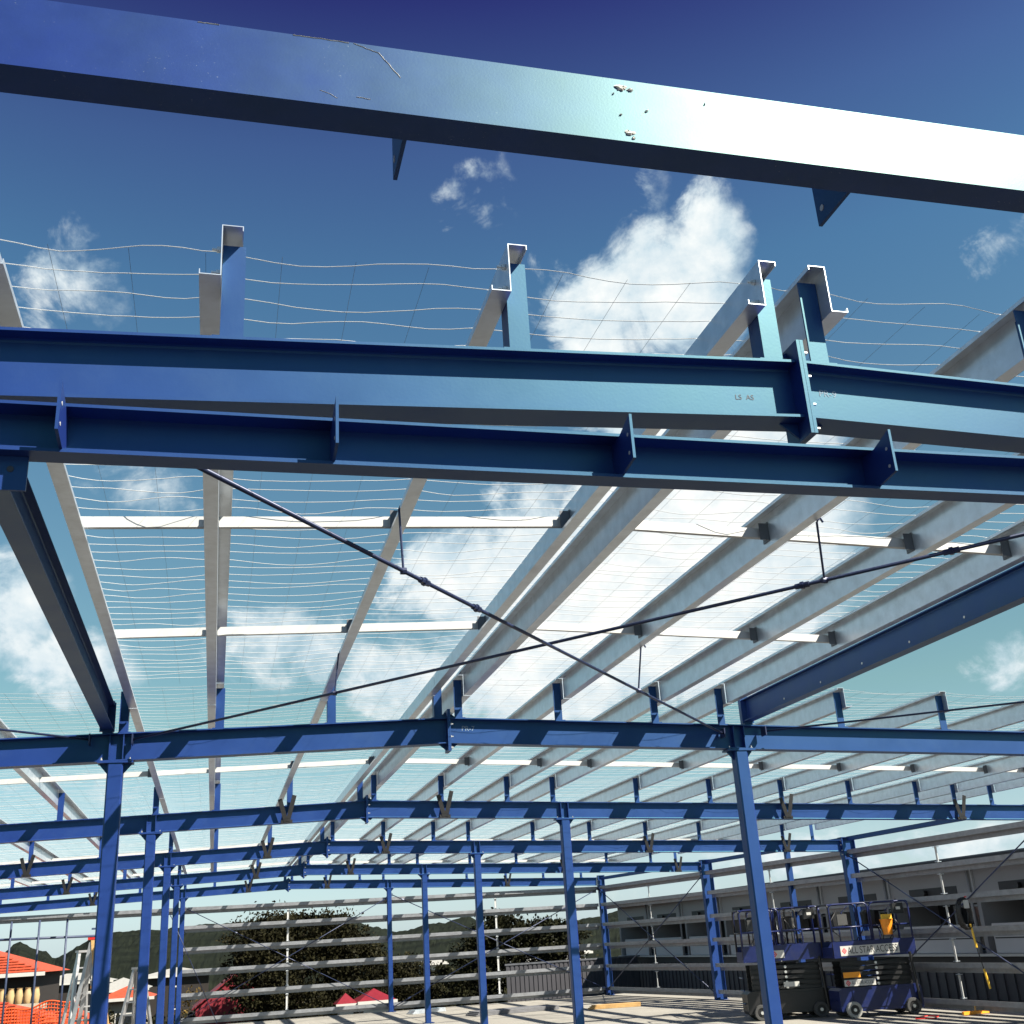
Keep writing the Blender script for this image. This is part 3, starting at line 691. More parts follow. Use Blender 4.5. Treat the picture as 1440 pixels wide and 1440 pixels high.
# ------------------------------------------------------------------ ladders
def ladder(loc, rz, h, w, label, yellow=False, splay=.33):
    e = empty('step_ladder', loc, label, 'ladder', 'step ladders', rz)
    top = .12
    for s in (-1, 1):
        mb = MB(); P = Vector((s*w/2*1.35, -h*splay*.5, 0)); Q = Vector((s*top, 0, h)); d = (Q-P).normalized(); u2 = Vector((0, 1, 0)); v2 = d.cross(u2).normalized()
        mb.extrude([(-.055, -.03), (.055, -.03), (.055, .03), (-.055, .03)], P, Q, u2, v2); mb.obj('stile', 'timber' if yellow else 'aluminium', e)
        mb = MB(); P = Vector((s*w/2*1.2, h*splay*.5, 0)); Q = Vector((s*top*.9, .05, h-.06)); d = (Q-P).normalized(); v2 = d.cross(u2).normalized()
        mb.extrude([(-.04, -.024), (.04, -.024), (.04, .024), (-.04, .024)], P, Q, u2, v2); mb.obj('rear_stile', 'aluminium', e)
    n = int(h/.28)
    for k in range(1, n):
        t = k*.28/h; hw = (w/2*1.35)*(1-t)+top*t
        mb = MB(); mb.box((0, -h*splay*.5*(1-t), k*.28), (2*hw-.03, .08, .03)); mb.obj('tread', 'aluminium', e)
    for t in (.25, .55):
        hw = (w/2*1.2)*(1-t)+top*.9*t
        mb = MB(); mb.box((0, h*splay*.5*(1-t)+.05*t, h*t), (2*hw-.02, .02, .03)); mb.obj('rear_brace', 'aluminium', e)
    mb = MB(); mb.box((0, .02, h+.02), (2*top+.08, .2, .05)); mb.obj('top_cap', 'red_plastic' if yellow else 'aluminium', e)
    mb = MB(); mb.box((top*1.6, -h*splay*.16, h*.68), (.02, .1, .14)); mb.obj('sticker', 'sign_orange', e)
ladder((-2.95, 29.9, 0), R(28), 2.30, .60, 'open aluminium step ladder left of the nearest left column')
ladder((-2.62, 28.8, 0), R(80), 2.55, .55, 'yellow-sided step ladder tucked against the left column', True)
ladder((-1.72, 30.5, 0), R(-35), 1.85, .55, 'shorter pale step ladder just right of the left column')

# ------------------------------------------------------------------ scissor lifts
def rrect(w, h, r, n=4):
    pts = []
    for cx, cz, a0 in ((w/2-r, h-r, 0), (-w/2+r, h-r, 90)):
        for k in range(n+1):
            a = R(a0+90*k/n); pts.append((cx+r*math.cos(a), cz+r*math.sin(a)))
    return [(w/2, 0)]+pts+[(-w/2, 0)]
def lift(loc, rz, label, signs, L=1.86, Wd=.76, body='lift_blue', rail='lift_blue'):
    e = empty('scissor_lift', loc, label, 'scissor lift', 'parked scissor lifts', rz)
    # chassis
    ch = MB(); c = .06
    prof = [(-L/2+.02, .13), (L/2-.02, .13), (L/2, .2), (L/2, .54), (L/2-.08, .60), (-L/2+.08, .60), (-L/2, .54), (-L/2, .2)]
    ch.extrude(prof, (0, -Wd/2+.06, 0), (0, Wd/2-.06, 0), (1, 0, 0), (0, 0, 1)); chas = ch.obj('chassis', body, e)
    for s in (-1, 1):
        mb = MB(); mb.b2(-L/2+.3, L/2-.3, s*(Wd/2-.055)-.01, s*(Wd/2-.055)+.01, .20, .54); mb.obj('tray_door', body, chas)
    for sx in (-1, 1):
        for sy in (-1, 1):
            w = empty('wheel', (0, 0, 0)); w.parent = e; w.location = (sx*(L/2-.27), sy*(Wd/2-.02), .165)
            n = 20; mb = MB(); prof = [(.165, -.045), (.165, .045), (.155, .06), (.105, .06), (.10, .05), (.10, -.05), (.105, -.06), (.155, -.06)]
            vs = [(r*math.cos(6.28318*k/n), y, r*math.sin(6.28318*k/n)) for k in range(n) for r, y in prof]; m_ = len(prof)
            mb.add(vs, [(k*m_+j, k*m_+(j+1) % m_, ((k+1) % n)*m_+(j+1) % m_, ((k+1) % n)*m_+j) for k in range(n) for j in range(m_)]); mb.obj('tyre', 'rim_white' if sx < 0 and sy < 0 and signs else 'rubber_grey', w)
            mb = MB(); mb.tube([(0, -.04, 0), (0, .04, 0)], .1, 16); mb.obj('rim', 'lift_black', w)
            mb = MB(); mb.tube([(0, sy*.04, 0), (0, sy*.065, 0)], .035, 10); mb.obj('hub', 'bolt', w)
    # folded scissor stack
    for k in range(5):
        z = .65+k*.105
        for s in (-1, 1):
            for dirn in (-1, 1):
                mb = MB(); P = Vector((-L/2+.15, s*(Wd/2-.12-.04*(dirn > 0)), z-dirn*.03)); Q = Vector((L/2-.15, P.y, z+dirn*.03))
                mb.extrude([(-.015, -.032), (.015, -.032), (.015, .032), (-.015, .032)], P, Q, (0, 1, 0), (0, 0, 1)); mb.obj('scissor_arm', 'lift_black', e)
        mb = MB(); mb.tube([(0, -Wd/2+.08, z), (0, Wd/2-.08, z)], .03, 8); mb.obj('pivot_pin', 'bolt', e)
    # platform
    zp = 1.20
    pl = MB(); pl.b2(-L/2, L/2, -Wd/2, Wd/2, zp, zp+.05); plat = pl.obj('platform', 'lift_blue', e)
    for s in (-1, 1):
        mb = MB(); mb.b2(-L/2, L/2, s*(Wd/2-.006)-.006, s*(Wd/2-.006)+.006, zp+.0505, zp+.33); mb.obj('toe_board', 'lift_blue', plat)
        mb = MB(); mb.b2(s*(L/2-.006)-.006, s*(L/2-.006)+.006, -Wd/2+.014, Wd/2-.014, zp+.0505, zp+.22); mb.obj('toe_board', 'lift_blue', plat)
    # guard rails: rounded hoops with a mid rail and uprights
    for s in (-1, 1):
        for a, b in ((-L/2+.02, -.02), (.02, L/2-.02)):
            w = b-a; mb = MB(); mb.tube([((a+b)/2+x, s*(Wd/2-.02), zp+.06+z) for x, z in rrect(w, 1.04, .10)], .019, 8); mb.obj('guard_rail', rail, e, True)
            mb = MB(); mb.tube([(a, s*(Wd/2-.02), zp+.62), (b, s*(Wd/2-.02), zp+.62)], .016, 8); mb.obj('mid_rail', rail, e, True)
            mb = MB(); mb.tube([((a+b)/2, s*(Wd/2-.02), zp+.33), ((a+b)/2, s*(Wd/2-.02), zp+.62)], .014, 6); mb.obj('rail_post', rail, e)
        mb = MB(); mb.tube([(s*(L/2-.01), x, zp+.06+z) for x, z in rrect(Wd-.06, 1.04, .10)], .019, 8); mb.obj('end_rail', 'lift_black' if s < 0 else 'lift_blue', e, True)
        mb = MB(); mb.tube([(s*(L/2-.01), -Wd/2+.04, zp+.62), (s*(L/2-.01), Wd/2-.04, zp+.62)], .016, 8); mb.obj('mid_rail', 'lift_black', e, True)
    for x in (-L/2+.45, L/2-.4):
        mb = MB(); mb.tube([(x, -Wd/2+.02, zp+1.05), (x-.15, -Wd/2+.02, zp+.92), (x-.15, -Wd/2+.02, zp+.64)], .012, 6); mb.obj('rail_strut', rail, e)
    # control box and manual holder
    mb = MB(); mb.box((L/2-.25, -Wd/2+.07, zp+.95), (.24, .12, .22)); cb = mb.obj('control_box', 'lift_black', e)
    mb = MB(); mb.tube([(L/2-.25, -Wd/2+.07, zp+1.06), (L/2-.25, -Wd/2+.07, zp+1.15)], .02, 8); mb.obj('joystick', 'lift_black', cb)
    mb = MB(); mb.box((L/2-.25, -Wd/2+.008, zp+.95), (.10, .003, .06)); mb.obj('control_label', 'sign_white', cb)
    mb = MB(); mb.box((-L/2+.3, -Wd/2+.03, zp+.78), (.22, .05, .22)); mb.obj('manual_box', 'rubber_grey', e)
    # hoses and bags hung on the rails
    rr = random.Random(int(loc[0]*100))
    for k in range(5):
        x = rr.uniform(-L/2+.15, L/2-.2); z0 = zp+rr.uniform(.55, 1.0); yy = -Wd/2+.04+rr.uniform(0, .5)
        mb = MB(); mb.tube([(x+.10*math.sin(t*.9+k), yy+.05*math.cos(t*1.3), z0-.09*t) for t in range(7)], .012, 6); mb.obj('hose', 'lift_black', e, True)
    for k in range(2):
        x = rr.uniform(-L/2+.3, L/2-.6); mb = MB(); mb.extrude([(-.13, -.30), (.13, -.30), (.15, -.05), (.10, 0), (-.10, 0), (-.15, -.05)], (x, -Wd/2+.10+k*.35, zp+.95), (x, -Wd/2+.2+k*.35, zp+.95), (1, 0, 0), (0, 0, 1)); mb.obj('tool_bag', 'lift_black', e)
    mb = MB(); mb.tube([(L/2-.1, -Wd/2-.01, .2), (L/2-.16, -Wd/2-.01, zp+.05)], .03, 8); mb.obj('support_tube', 'lift_black', e)
    # ladder rungs on the end
    for z in (.35, .62, .88):
        mb = MB(); mb.tube([(-L/2-.03, -.2, z), (-L/2-.03, .2, z)], .014, 6); mb.obj('rung', 'lift_blue', e)
    y = -Wd/2-.004
    def sign(x0, x1, z0, z1, m_, txt, size, tm, emb=False):
        mb = MB(); mb.b2(x0, x1, y-.003, y-.0005, z0, z1); s_ = mb.obj('sign_plate', m_, e)
        if txt:
            me = text_mesh(txt, size); o = link('lettering', me, tm, s_); o.location = ((x0+x1)/2+(.06 if emb else 0), y-.0042, (z0+z1)/2); o.rotation_euler = (math.pi/2, 0, 0)
            o.scale = (min(1.0, (x1-x0-(.2 if emb else .04))/max(.01, me_width(me))), 1, 1)
        if emb:
            for rr, mm, dy in ((.055, 'sign_red', .0042), (.030, 'sign_white', .0050), (.018, 'sign_red', .0058)):
                mb = MB(); cx = x0+.085; cz = (z0+z1)/2
                mb.add([(cx, y-dy, cz+rr*1.15), (cx-rr, y-dy, cz), (cx, y-dy, cz-rr*1.15), (cx+rr, y-dy, cz)], [(0, 1, 2, 3)]); mb.obj('emblem', mm, s_)
    if signs:
        sign(-.78, .55, zp+.04, zp+.24, 'sign_white', 'ALL STAR ACCESS', .20, 'sign_black', True)
        sign(-.84, -.44, .69, .80, 'sign_orange', 'CAUTION', .07, 'sign_black') if False else sign(-.80, -.42, .80, .91, 'sign_orange', None, .07, 'sign_black')
        sign(-.80, -.10, .63, .76, 'sign_white', 'ALL STAR ACCESS', .10, 'sign_black', True)
    else:
        sign(-.30, .0, zp+.06, zp+.22, 'sign_white', None, .1, 'sign_black', True)
        sign(-.1, .25, .66, .76, 'sign_white', None, .1, 'sign_black')
    return e
def me_width(me):
    xs = [v.co.x for v in me.vertices]; return max(xs)-min(xs)
lift((14.06, 23.75, 0), R(-9), 'blue scissor lift with white name sign and orange bucket on its rail', True)
lift((12.5, 24.9, 0), R(-14), 'dark scissor lift half hidden behind the right column', False, body='lift_black')
lift((13.1, 26.4, 0), R(78), 'black-railed scissor lift behind the other two lifts', False, body='lift_black', rail='lift_black')

# orange bucket hung on the lift rail
e = empty('bucket', (14.28, 23.20, 1.62), 'orange plastic bucket hanging on the scissor lift rail', 'bucket')
n = 18; mb = MB(); prof = [(.095, 0), (.135, .30), (.145, .30), (.145, .32), (.128, .32), (.09, .01)]
vs = [(r*math.cos(6.28318*k/n), r*math.sin(6.28318*k/n), z) for k in range(n) for r, z in prof]; m_ = len(prof)
mb.add(vs, [(k*m_+j, k*m_+j+1, ((k+1) % n)*m_+j+1, ((k+1) % n)*m_+j) for k in range(n) for j in range(m_-1)]+[tuple(k*m_ for k in reversed(range(n)))]); mb.obj('pail', 'bucket_orange', e)
mb = MB(); mb.tube([(.14*math.cos(R(a)), 0, .31+.12*math.sin(R(a))) for a in range(0, 181, 20)], .005, 5); mb.obj('handle', 'lift_black', e)
mb = MB(); mb.box((0, -.03, .37), (.26, .02, .10)); mb.obj('folded_rag', 'yellow', e)

# hanging hose coil on the right wall
e = empty('hose_coil', (14.80, 21.1, 2.25), 'coiled black hose with a yellow strap hanging on the right wall', 'hose')
for k in range(7):
    rr = random.Random(k); pts = []
    for j in range(20):
        a = 6.28318*j/20; pts.append((.13*math.cos(a)+rr.uniform(-.012, .012), (k-3)*.022+rr.uniform(-.01, .01), -.30+(.28+.03*rr.random())*math.sin(a)))
    mb = MB(); mb.tube(pts, .017, 6, closed=True); mb.obj('hose_loop', 'lift_black', e, True)
mb = MB(); mb.box((.02, -.09, -.12), (.12, .012, .16)); mb.obj('tag_card', 'sign_white', e)
mb = MB(); mb.tube([(.05, 0, -.02), (.07, -.02, .03), (.1, -.02, .02)], .014, 6); mb.obj('nozzle', 'red_plastic', e)
mb = MB(); mb.tube([(.05, -.06, -.5), (.09, -.06, -.95)], .022, 6); mb.obj('strap', 'yellow', e)
mb = MB(); mb.tube([(.09, -.06, -.95), (.16, -.06, -1.35)], .010, 6); mb.obj('cord', 'lift_black', e)
mb = MB(); mb.tube([(.16, -.06, -1.35), (.22, -.06, -1.72)], .022, 6); mb.obj('strap_end', 'yellow', e)
# small tools on the floor
e = empty('spirit_level', (15.25, 22.0, 0.0), 'orange tool lying on the floor beneath the hanging hose', 'tool', rz=R(5))
mb = MB(); mb.b2(-.32, .32, -.03, .03, .012, .075); mb.obj('body', 'sign_orange', e)
mb = MB(); mb.tube([(.0, 0, .075), (.02, 0, .2)], .02, 8); mb.obj('handle', 'timber', e)
mb = MB(); mb.tube([(13.9, 22.1, .012), (14.2, 21.9, .012), (14.5, 22.2, .012), (14.45, 22.5, .012), (14.1, 22.4, .012)], .012, 6); o = mb.obj('extension_cord', 'red_plastic'); tag(o, 'red cord lying on the slab in front of the lifts', 'cord')
# offcuts and sheets on the rear slab
for k, (x, y, w, d, rz, m_, lb) in enumerate([(8.6, 34.6, 2.6, .9, 8, 'roof_grey', 'dark sheet stack lying on the slab near the rear wall'), (11.2, 33.0, 1.5, .25, -12, 'timber', 'timber offcut on the slab beside the sheet stack'), (6.6, 37.8, 1.2, .4, 20, 'galv', 'short galvanised offcuts on the slab near the middle column')]):
    e = empty('material_stack', (x, y, 0), lb, 'material stack', rz=R(rz))
    for j in range(3): mb = MB(); mb.box((j*.03-.03, j*.02, .022+j*.036), (w-j*.05, d, .032)); mb.obj('sheet', m_, e)

# ------------------------------------------------------------------ neighbouring grey building on the right
def neighbour():
    X0 = 18.5; e = empty('office_building', (X0, 35, 0), 'long grey building with balconies behind the right wall', 'building')
    y0, y1 = -21.0, 18.0                     # along Y, local
    zr_ = 3.18
    def part(nm, m_, x0, x1, a, b, c, d): mb = MB(); mb.b2(x0, x1, a, b, c, d); return mb.obj(nm, m_, e)
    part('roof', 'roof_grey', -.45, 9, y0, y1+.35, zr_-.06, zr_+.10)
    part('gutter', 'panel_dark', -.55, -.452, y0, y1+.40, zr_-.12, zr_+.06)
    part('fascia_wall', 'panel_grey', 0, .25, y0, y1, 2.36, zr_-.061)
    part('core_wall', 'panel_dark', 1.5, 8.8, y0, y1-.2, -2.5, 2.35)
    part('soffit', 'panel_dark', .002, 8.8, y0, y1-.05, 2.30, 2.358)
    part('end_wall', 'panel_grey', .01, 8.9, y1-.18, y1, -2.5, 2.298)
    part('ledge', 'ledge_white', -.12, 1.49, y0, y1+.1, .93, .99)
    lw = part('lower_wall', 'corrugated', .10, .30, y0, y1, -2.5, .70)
    part('dark_beam', 'panel_dark', .05, .35, y0, y1, .701, .929)  # dark band between the lower wall and the ledge
    y = y0+.2
    mbm = None
    while y < y1-.1:
        mb = MB(); mb.b2(.06, .0995, y, y+.16, -2.5, .699); mb.obj('cladding_rib', 'corrugated', lw); y += .40
    y = y0+.6; k = 0
    while y < y1-1:
        w = 3.1
        if y+w > y1-.5: w = y1-.5-y
        part('pier', 'panel_light', -.05, .0-.001, y-.42, y-.20, 2.362, zr_-.07)
        bp = part('balcony_panel', 'panel_light', .02, .08, y, y+w, 1.0, 1.68)
        mb = MB(); mb.b2(.012, .0195, y+.05, y+w-.05, 1.33, 1.36); mb.obj('panel_joint', 'panel_dark', bp)
        part('divider_wall', 'panel_grey', .12, 1.48, y-.35, y-.2, 1.0, 2.299)
        wn = part('window', 'galv', 1.42, 1.497, y+.3, y+w-.4, 1.05, 2.15)
        for j in range(3):
            a = y+.36+j*(w-.8)/3; mb = MB(); mb.b2(1.40, 1.4195, a, a+(w-.8)/3-.07, 1.1, 2.1); mb.obj('pane', 'glass_dark', wn)
        for j in range(5): mb = MB(); mb.b2(1.30, 1.34, y+.45+j*.2, y+.53+j*.2, 1.08, 2.2); mb.obj('curtain', 'panel_light', wn)
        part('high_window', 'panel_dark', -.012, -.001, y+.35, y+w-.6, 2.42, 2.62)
        dp = MB(); dp.tube([(-.10, y-.31, zr_-.1), (-.10, y-.31, 1.0)], .04, 8); dp.obj('downpipe', 'panel_grey', e, True)
        lp = MB(); lp.tube([(-.12, y+w*.55, 2.5), (-.02, y+w*.55, 2.5)], .075, 10); lp.obj('wall_lamp', 'lift_black', e)
        y += w+.75; k += 1
neighbour()
# corrugated fence behind the corner
e = empty('sheet_fence', (12.2, 50, 0), 'dark grey corrugated fence behind the rear corner column', 'fence')
for k in range(30):
    mb = MB(); mb.b2(k*.2, k*.2+.13, 0, .05, -3.3, .95); mb.b2(k*.2+.13, k*.2+.2, .03, .05, -3.3, .95); mb.obj('sheet', 'corrugated', e)
mb = MB(); mb.b2(-.05, 6.1, -.03, .08, .951, 1.02); mb.obj('capping', 'galv_dark', e)

# ------------------------------------------------------------------ houses beyond
def house(x, y, zg, w, d, wall_h, roof_h, label, wall='render_cream', roof='tile_orange', hip=True, tiles=False, rz=0, over=.45, group=None):
    e = empty('house', (x, y, zg), label, 'house', group, rz)
    mb = MB(); mb.b2(-w/2, w/2, -d/2, d/2, 0, wall_h); mb.obj('wall', wall, e)
    a, b = w/2+over, d/2+over; z0, z1 = wall_h+.001, wall_h+roof_h
    rl = max(0.0, a-b) if hip else a
    mb = MB()
    if hip: vs = [(-a, -b, z0), (a, -b, z0), (a, b, z0), (-a, b, z0), (-rl, 0, z1), (rl+.001, 0, z1)]; fs = [(0, 1, 5, 4), (1, 2, 5), (2, 3, 4, 5), (3, 0, 4), (3, 2, 1, 0)]
    else: vs = [(-a, -b, z0), (a, -b, z0), (a, b, z0), (-a, b, z0), (-a, 0, z1), (a, 0, z1)]; fs = [(0, 1, 5, 4), (1, 2, 5), (2, 3, 4, 5), (3, 0, 4), (3, 2, 1, 0)]
    mb.add(vs, fs); rf = mb.obj('roof', roof, e)
    mb = MB(); mb.b2(-a, a, -b-.06, -b-.001, z0-.14, z0+.02); mb.obj('gutter', 'ledge_white', rf)
    if tiles:
        n = int(math.hypot(b, roof_h)/.33)
        for k in range(n):
            t = k/n; hw = a*(1-t)+rl*t; z = z0+(z1-z0)*t; yy = -b*(1-t)
            m_ = int(2*hw/.3)
            mb = MB()
            for j in range(m_):
                xx = -hw+2*hw*(j+.5)/m_
                mb.box((xx, yy+.12, z+.055), (.265, .30, .04), None)
            o = mb.obj('tile_course', roof, rf)
    for k in range(max(1, int(w/3))):
        xx = -w/2+(k+.5)*w/max(1, int(w/3))
        mb = MB(); mb.b2(xx-.5, xx+.5, -d/2-.04, -d/2-.001, wall_h*.35, wall_h*.8); f = mb.obj('window', 'ledge_white', e)
        mb = MB(); mb.b2(xx-.43, xx+.43, -d/2-.06, -d/2-.041, wall_h*.38, wall_h*.77); mb.obj('pane', 'glass_dark', f)
    return e
h1 = house(-12.6, 62, -3.3, 9.9, 9, 5.15, 1.75, 'house with an orange hip roof at far left', wall='brick_wall', tiles=True)
# its balustrade
e = empty('balustrade', (-9.2, 56.0, 0), 'row of stout cream balusters in front of the orange roofed house', 'balustrade')
for k in range(7):
    mb = MB(); n = 12; prof = [(.10, .62), (.13, .66), (.15, .8), (.16, .95), (.12, 1.15), (.10, 1.22), (.13, 1.26)]
    x = -.2+k*.34
    vs = [(x+r*math.cos(6.28318*q/n), r*math.sin(6.28318*q/n), z) for z_, (r, z) in enumerate(prof) for q in range(n)]
    mb.add(vs, [(j*n+q, j*n+(q+1) % n, (j+1)*n+(q+1) % n, (j+1)*n+q) for j in range(len(prof)-1) for q in range(n)]); mb.obj('baluster', 'baluster_cream', e, True)
mb = MB(); mb.b2(-.5, 2.3, -.15, .15, .40, .62); mb.obj('plinth', 'render_cream', e)
house(-8.6, 52.0, -3.4, 6.0, 5, 3.3, .95, 'low house roof of orange tiles in front of the balusters', wall='brick_wall', tiles=True)
house(-5.35, 50.5, -3.6, 2.0, 3.0, 3.3, .95, 'small orange tiled roof behind the aluminium step ladder', wall='brick_wall', tiles=True)
house(.95, 56.5, -3.4, 3.6, 6, 3.4, .95, 'crimson gabled shed left of the big tree', wall='roof_crimson', roof='roof_crimson', hip=False, rz=R(90), over=.25) if False else None
def shed():
    e = empty('shed', (1.15, 64.5, -3.4), 'crimson gabled shed left of the big brown tree', 'shed')
    hw = 1.9; zt = 4.45; ze = 3.0; d = 6
    mb = MB(); mb.add([(-hw, 0, 0), (hw, 0, 0), (hw, 0, ze), (0, 0, zt), (-hw, 0, ze), (-hw, d, 0), (hw, d, 0), (hw, d, ze), (0, d, zt), (-hw, d, ze)],
        [(0, 1, 2, 3, 4), (9, 8, 7, 6, 5), (0, 4, 9, 5), (1, 6, 7, 2)]); mb.obj('wall', 'roof_crimson', e)
    for s in (-1, 1):
        mb = MB(); mb.add([(0, -.2, zt+.02), (s*(hw+.2), -.2, ze-.1), (s*(hw+.2), d+.2, ze-.1), (0, d+.2, zt+.02), (0, -.2, zt+.10), (s*(hw+.2), -.2, ze-.02), (s*(hw+.2), d+.2, ze-.02), (0, d+.2, zt+.10)],
            [(0, 1, 2, 3), (7, 6, 5, 4), (0, 4, 5, 1), (3, 2, 6, 7), (1, 5, 6, 2)]); mb.obj('roof_sheet', 'roof_crimson', e)
shed()
house(7.3, 56, -3.4, 1.2, 2.0, 3.15, .50, 'small crimson roofed house under the big tree', wall='ledge_white', roof='roof_crimson', over=.3)
house(5.95, 55.6, -3.4, .6, 1.0, 3.1, .45, 'tiny crimson roofed outbuilding left of the small crimson house', wall='ledge_white', roof='roof_crimson', over=.2)
house(-12.5, 120, -3.4, 6.5, 5, 4.0, .8, 'pale roofed house beyond the dark uprights', roof='roof_white', wall='brick_wall')
house(-6.5, 96, -3.4, 3.2, 5, 3.6, .8, 'small pale roofed house seen between the left columns', roof='roof_white', wall='brick_wall')
house(-4.6, 72, -3.4, 2.2, 3, 3.6, .6, 'small orange roofed house seen between the left columns', roof='tile_orange')
house(-3.0, 110, -3.4, 5.5, 5, 4.2, .6, 'long pale roofed house behind the left columns', roof='roof_white', wall='brick_wall')
house(24, 90, -3.4, 7, 6, 4.2, 1.3, 'white house behind the rear corner column', roof='roof_white', wall='ledge_white')
house(21, 75, -3.4, 3.2, 3, 4.0, .9, 'small white house right of the dark conifer', roof='roof_white', wall='ledge_white')
house(21.5, 120, -3.4, 2.0, 3, 3.6, .7, 'far pale roof showing between the rear columns', roof='roof_white', wall='ledge_white')

# orange barrier mesh beyond the slab edge at left
e = empty('barrier_mesh', (0, 46, 0), 'orange plastic barrier mesh at the bottom left, below the tiled roofs', 'barrier')
rb = random.Random(11); nb = MB(); xs_ = [-8.9+.10*i for i in range(44)]
top_ = lambda x: .78+.10*math.sin(x*2.1)+.05*math.sin(x*5.3)
for x in xs_: nb.tube([(x+rb.uniform(-.012, .012), .04*math.sin(x*3+k), -1.6+(top_(x)+1.6)*k/5) for k in range(6)], .013, 4)
for k in range(23):
    nb.tube([(x, .04*math.sin(x*3+k*.2), -1.6+(top_(x)+1.6)*k/22) for x in xs_], .015 if k < 22 else .028, 4)
nb.obj('net', 'barrier_orange', e)['kind'] = 'stuff'
for x in (-8.9, -7.4, -5.9, -4.6):
    mb = MB(); mb.tube([(x, .06, -3.5), (x, .06, .95)], .025, 6); mb.obj('stake', 'rod', e)

# ------------------------------------------------------------------ trees
def tree(x, y, zg, blobs, trunk_h, label, leaf, n, size, seed, droop=.3, cat='tree', name='tree', group='trees beyond the rear wall'):
    rr = random.Random(seed); e = empty(name, (x, y, zg), label, cat, group)
    mb = MB()
    mb.tube([(0, 0, -.3), (.08, 0, trunk_h*.4), (0, .1, trunk_h)], .28, 8)
    for bx, by, bz, rx, ry, rz_ in blobs:
        P = Vector((0, 0, trunk_h*.55)); Q = Vector((bx, by, bz)); mid = P.lerp(Q, .5)+Vector((0, 0, .3)); mb.tube([P, mid, Q], .07, 6)
    mb.obj('trunk', 'bark', e, True)
    vs = []; fs = []
    tot = sum(b[3]*b[5] for b in blobs)
    for bx, by, bz, rx, ry, rz_ in blobs:
        k = int(n*rx*rz_/tot)
        clumps = max(5, k//90)
        for c in range(clumps):
            # clump centre near the shell
            while True:
                p = Vector((rr.uniform(-1, 1), rr.uniform(-1, 1), rr.uniform(-1, 1)))
                if .25 < p.length < 1: break
            p = p.normalized()*rr.uniform(.45, 1.12)
            cc = Vector((bx+p.x*rx, by+p.y*ry, bz+p.z*rz_)); cs = rr.uniform(.16, .60); out = Vector((p.x, p.y, p.z*.7+.35)).normalized()
            for j in range(int(30+110*cs)):
                q = cc+Vector((rr.gauss(0, .55), rr.gauss(0, .55), rr.gauss(0, .40)))*cs
                d = (out+Vector((rr.uniform(-1, 1), rr.uniform(-1, 1), rr.uniform(-1, 1)-droop))).normalized()
                s = d.cross(Vector((rr.uniform(-1, 1), rr.uniform(-1, 1), rr.uniform(-1, 1)))).normalized()
                l = size*rr.uniform(.5, 1.2); w = l*rr.uniform(.22, .42); b0 = len(vs)
                vs += [q, q+d*l*.5+s*w, q+d*l, q+d*l*.5-s*w]; fs.append((b0, b0+1, b0+2, b0+3))
    me = bpy.data.meshes.new('crown'); me.from_pydata([tuple(v) for v in vs], [], fs); me.update()
    link('crown', me, leaf, e); return e
tree(4.1, 60, -3.4, [(.3, 0, 4.6, 3.2, 2.6, 2.3), (-1.6, 0, 6.0, 1.9, 1.8, 1.3), (.3, .3, 6.3, 2.0, 1.8, 1.3), (1.9, 0, 5.7, 1.7, 1.6, 1.2), (3.0, 0, 4.6, 1.5, 1.5, 1.3), (-2.0, -.4, 4.3, 1.5, 1.6, 1.5), (-1.4, 0, 2.0, 1.4, 1.6, 1.6), (.9, -.8, 2.6, 2.9, 2.0, 1.6), (2.9, 0, 2.6, 1.9, 1.6, 1.6)], 3.5, 'broad brown-green tree filling the rear wall left of the middle column', 'leaf_brown', 84000, .165, 5)
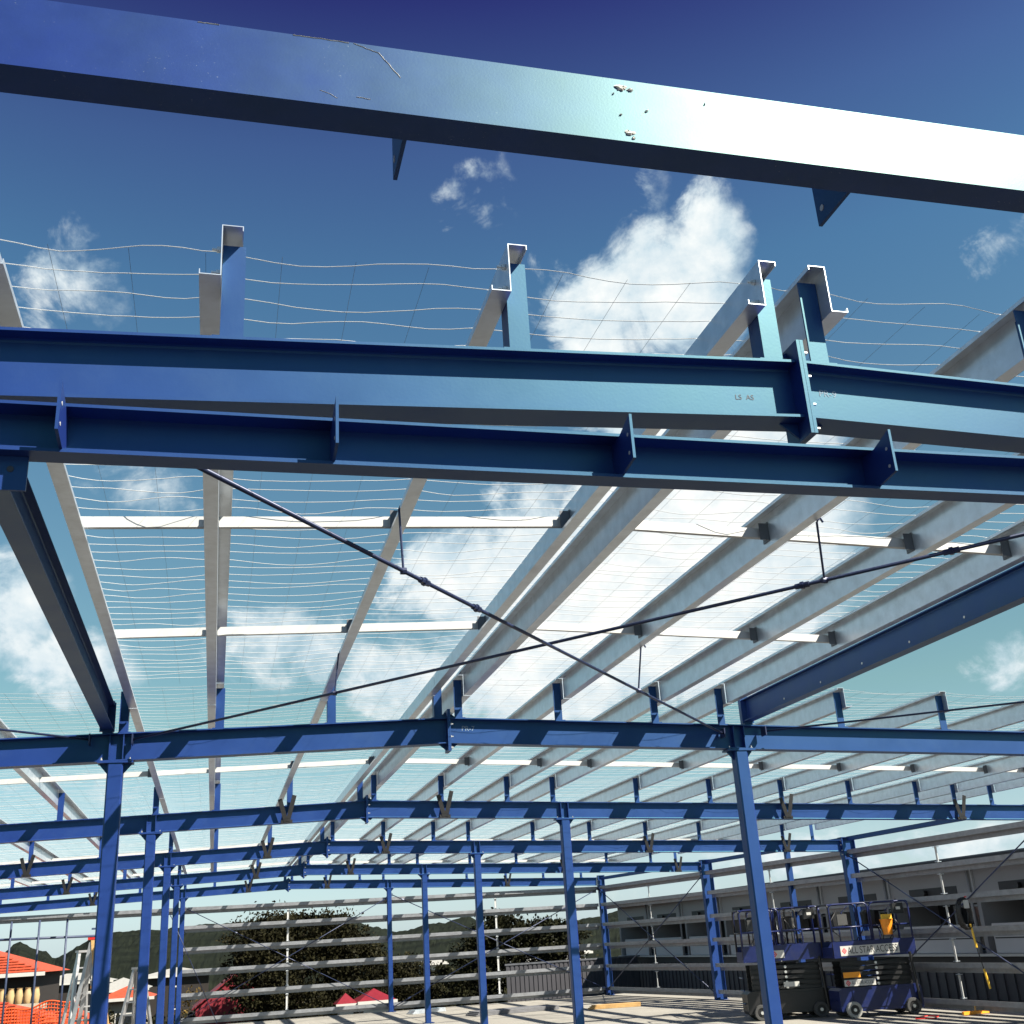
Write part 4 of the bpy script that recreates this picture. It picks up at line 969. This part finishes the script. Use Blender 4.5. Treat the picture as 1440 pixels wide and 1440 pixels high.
tree(9.0, 64, -3.4, [(0, 0, 3.4, 2.3, 1.8, 1.5), (-1.4, 0, 2.2, 1.8, 1.5, 1.4), (1.5, 0, 2.0, 1.8, 1.5, 1.4)], 2.2, 'rounded brown bush right of the middle column', 'leaf_brown', 32000, .17, 8)
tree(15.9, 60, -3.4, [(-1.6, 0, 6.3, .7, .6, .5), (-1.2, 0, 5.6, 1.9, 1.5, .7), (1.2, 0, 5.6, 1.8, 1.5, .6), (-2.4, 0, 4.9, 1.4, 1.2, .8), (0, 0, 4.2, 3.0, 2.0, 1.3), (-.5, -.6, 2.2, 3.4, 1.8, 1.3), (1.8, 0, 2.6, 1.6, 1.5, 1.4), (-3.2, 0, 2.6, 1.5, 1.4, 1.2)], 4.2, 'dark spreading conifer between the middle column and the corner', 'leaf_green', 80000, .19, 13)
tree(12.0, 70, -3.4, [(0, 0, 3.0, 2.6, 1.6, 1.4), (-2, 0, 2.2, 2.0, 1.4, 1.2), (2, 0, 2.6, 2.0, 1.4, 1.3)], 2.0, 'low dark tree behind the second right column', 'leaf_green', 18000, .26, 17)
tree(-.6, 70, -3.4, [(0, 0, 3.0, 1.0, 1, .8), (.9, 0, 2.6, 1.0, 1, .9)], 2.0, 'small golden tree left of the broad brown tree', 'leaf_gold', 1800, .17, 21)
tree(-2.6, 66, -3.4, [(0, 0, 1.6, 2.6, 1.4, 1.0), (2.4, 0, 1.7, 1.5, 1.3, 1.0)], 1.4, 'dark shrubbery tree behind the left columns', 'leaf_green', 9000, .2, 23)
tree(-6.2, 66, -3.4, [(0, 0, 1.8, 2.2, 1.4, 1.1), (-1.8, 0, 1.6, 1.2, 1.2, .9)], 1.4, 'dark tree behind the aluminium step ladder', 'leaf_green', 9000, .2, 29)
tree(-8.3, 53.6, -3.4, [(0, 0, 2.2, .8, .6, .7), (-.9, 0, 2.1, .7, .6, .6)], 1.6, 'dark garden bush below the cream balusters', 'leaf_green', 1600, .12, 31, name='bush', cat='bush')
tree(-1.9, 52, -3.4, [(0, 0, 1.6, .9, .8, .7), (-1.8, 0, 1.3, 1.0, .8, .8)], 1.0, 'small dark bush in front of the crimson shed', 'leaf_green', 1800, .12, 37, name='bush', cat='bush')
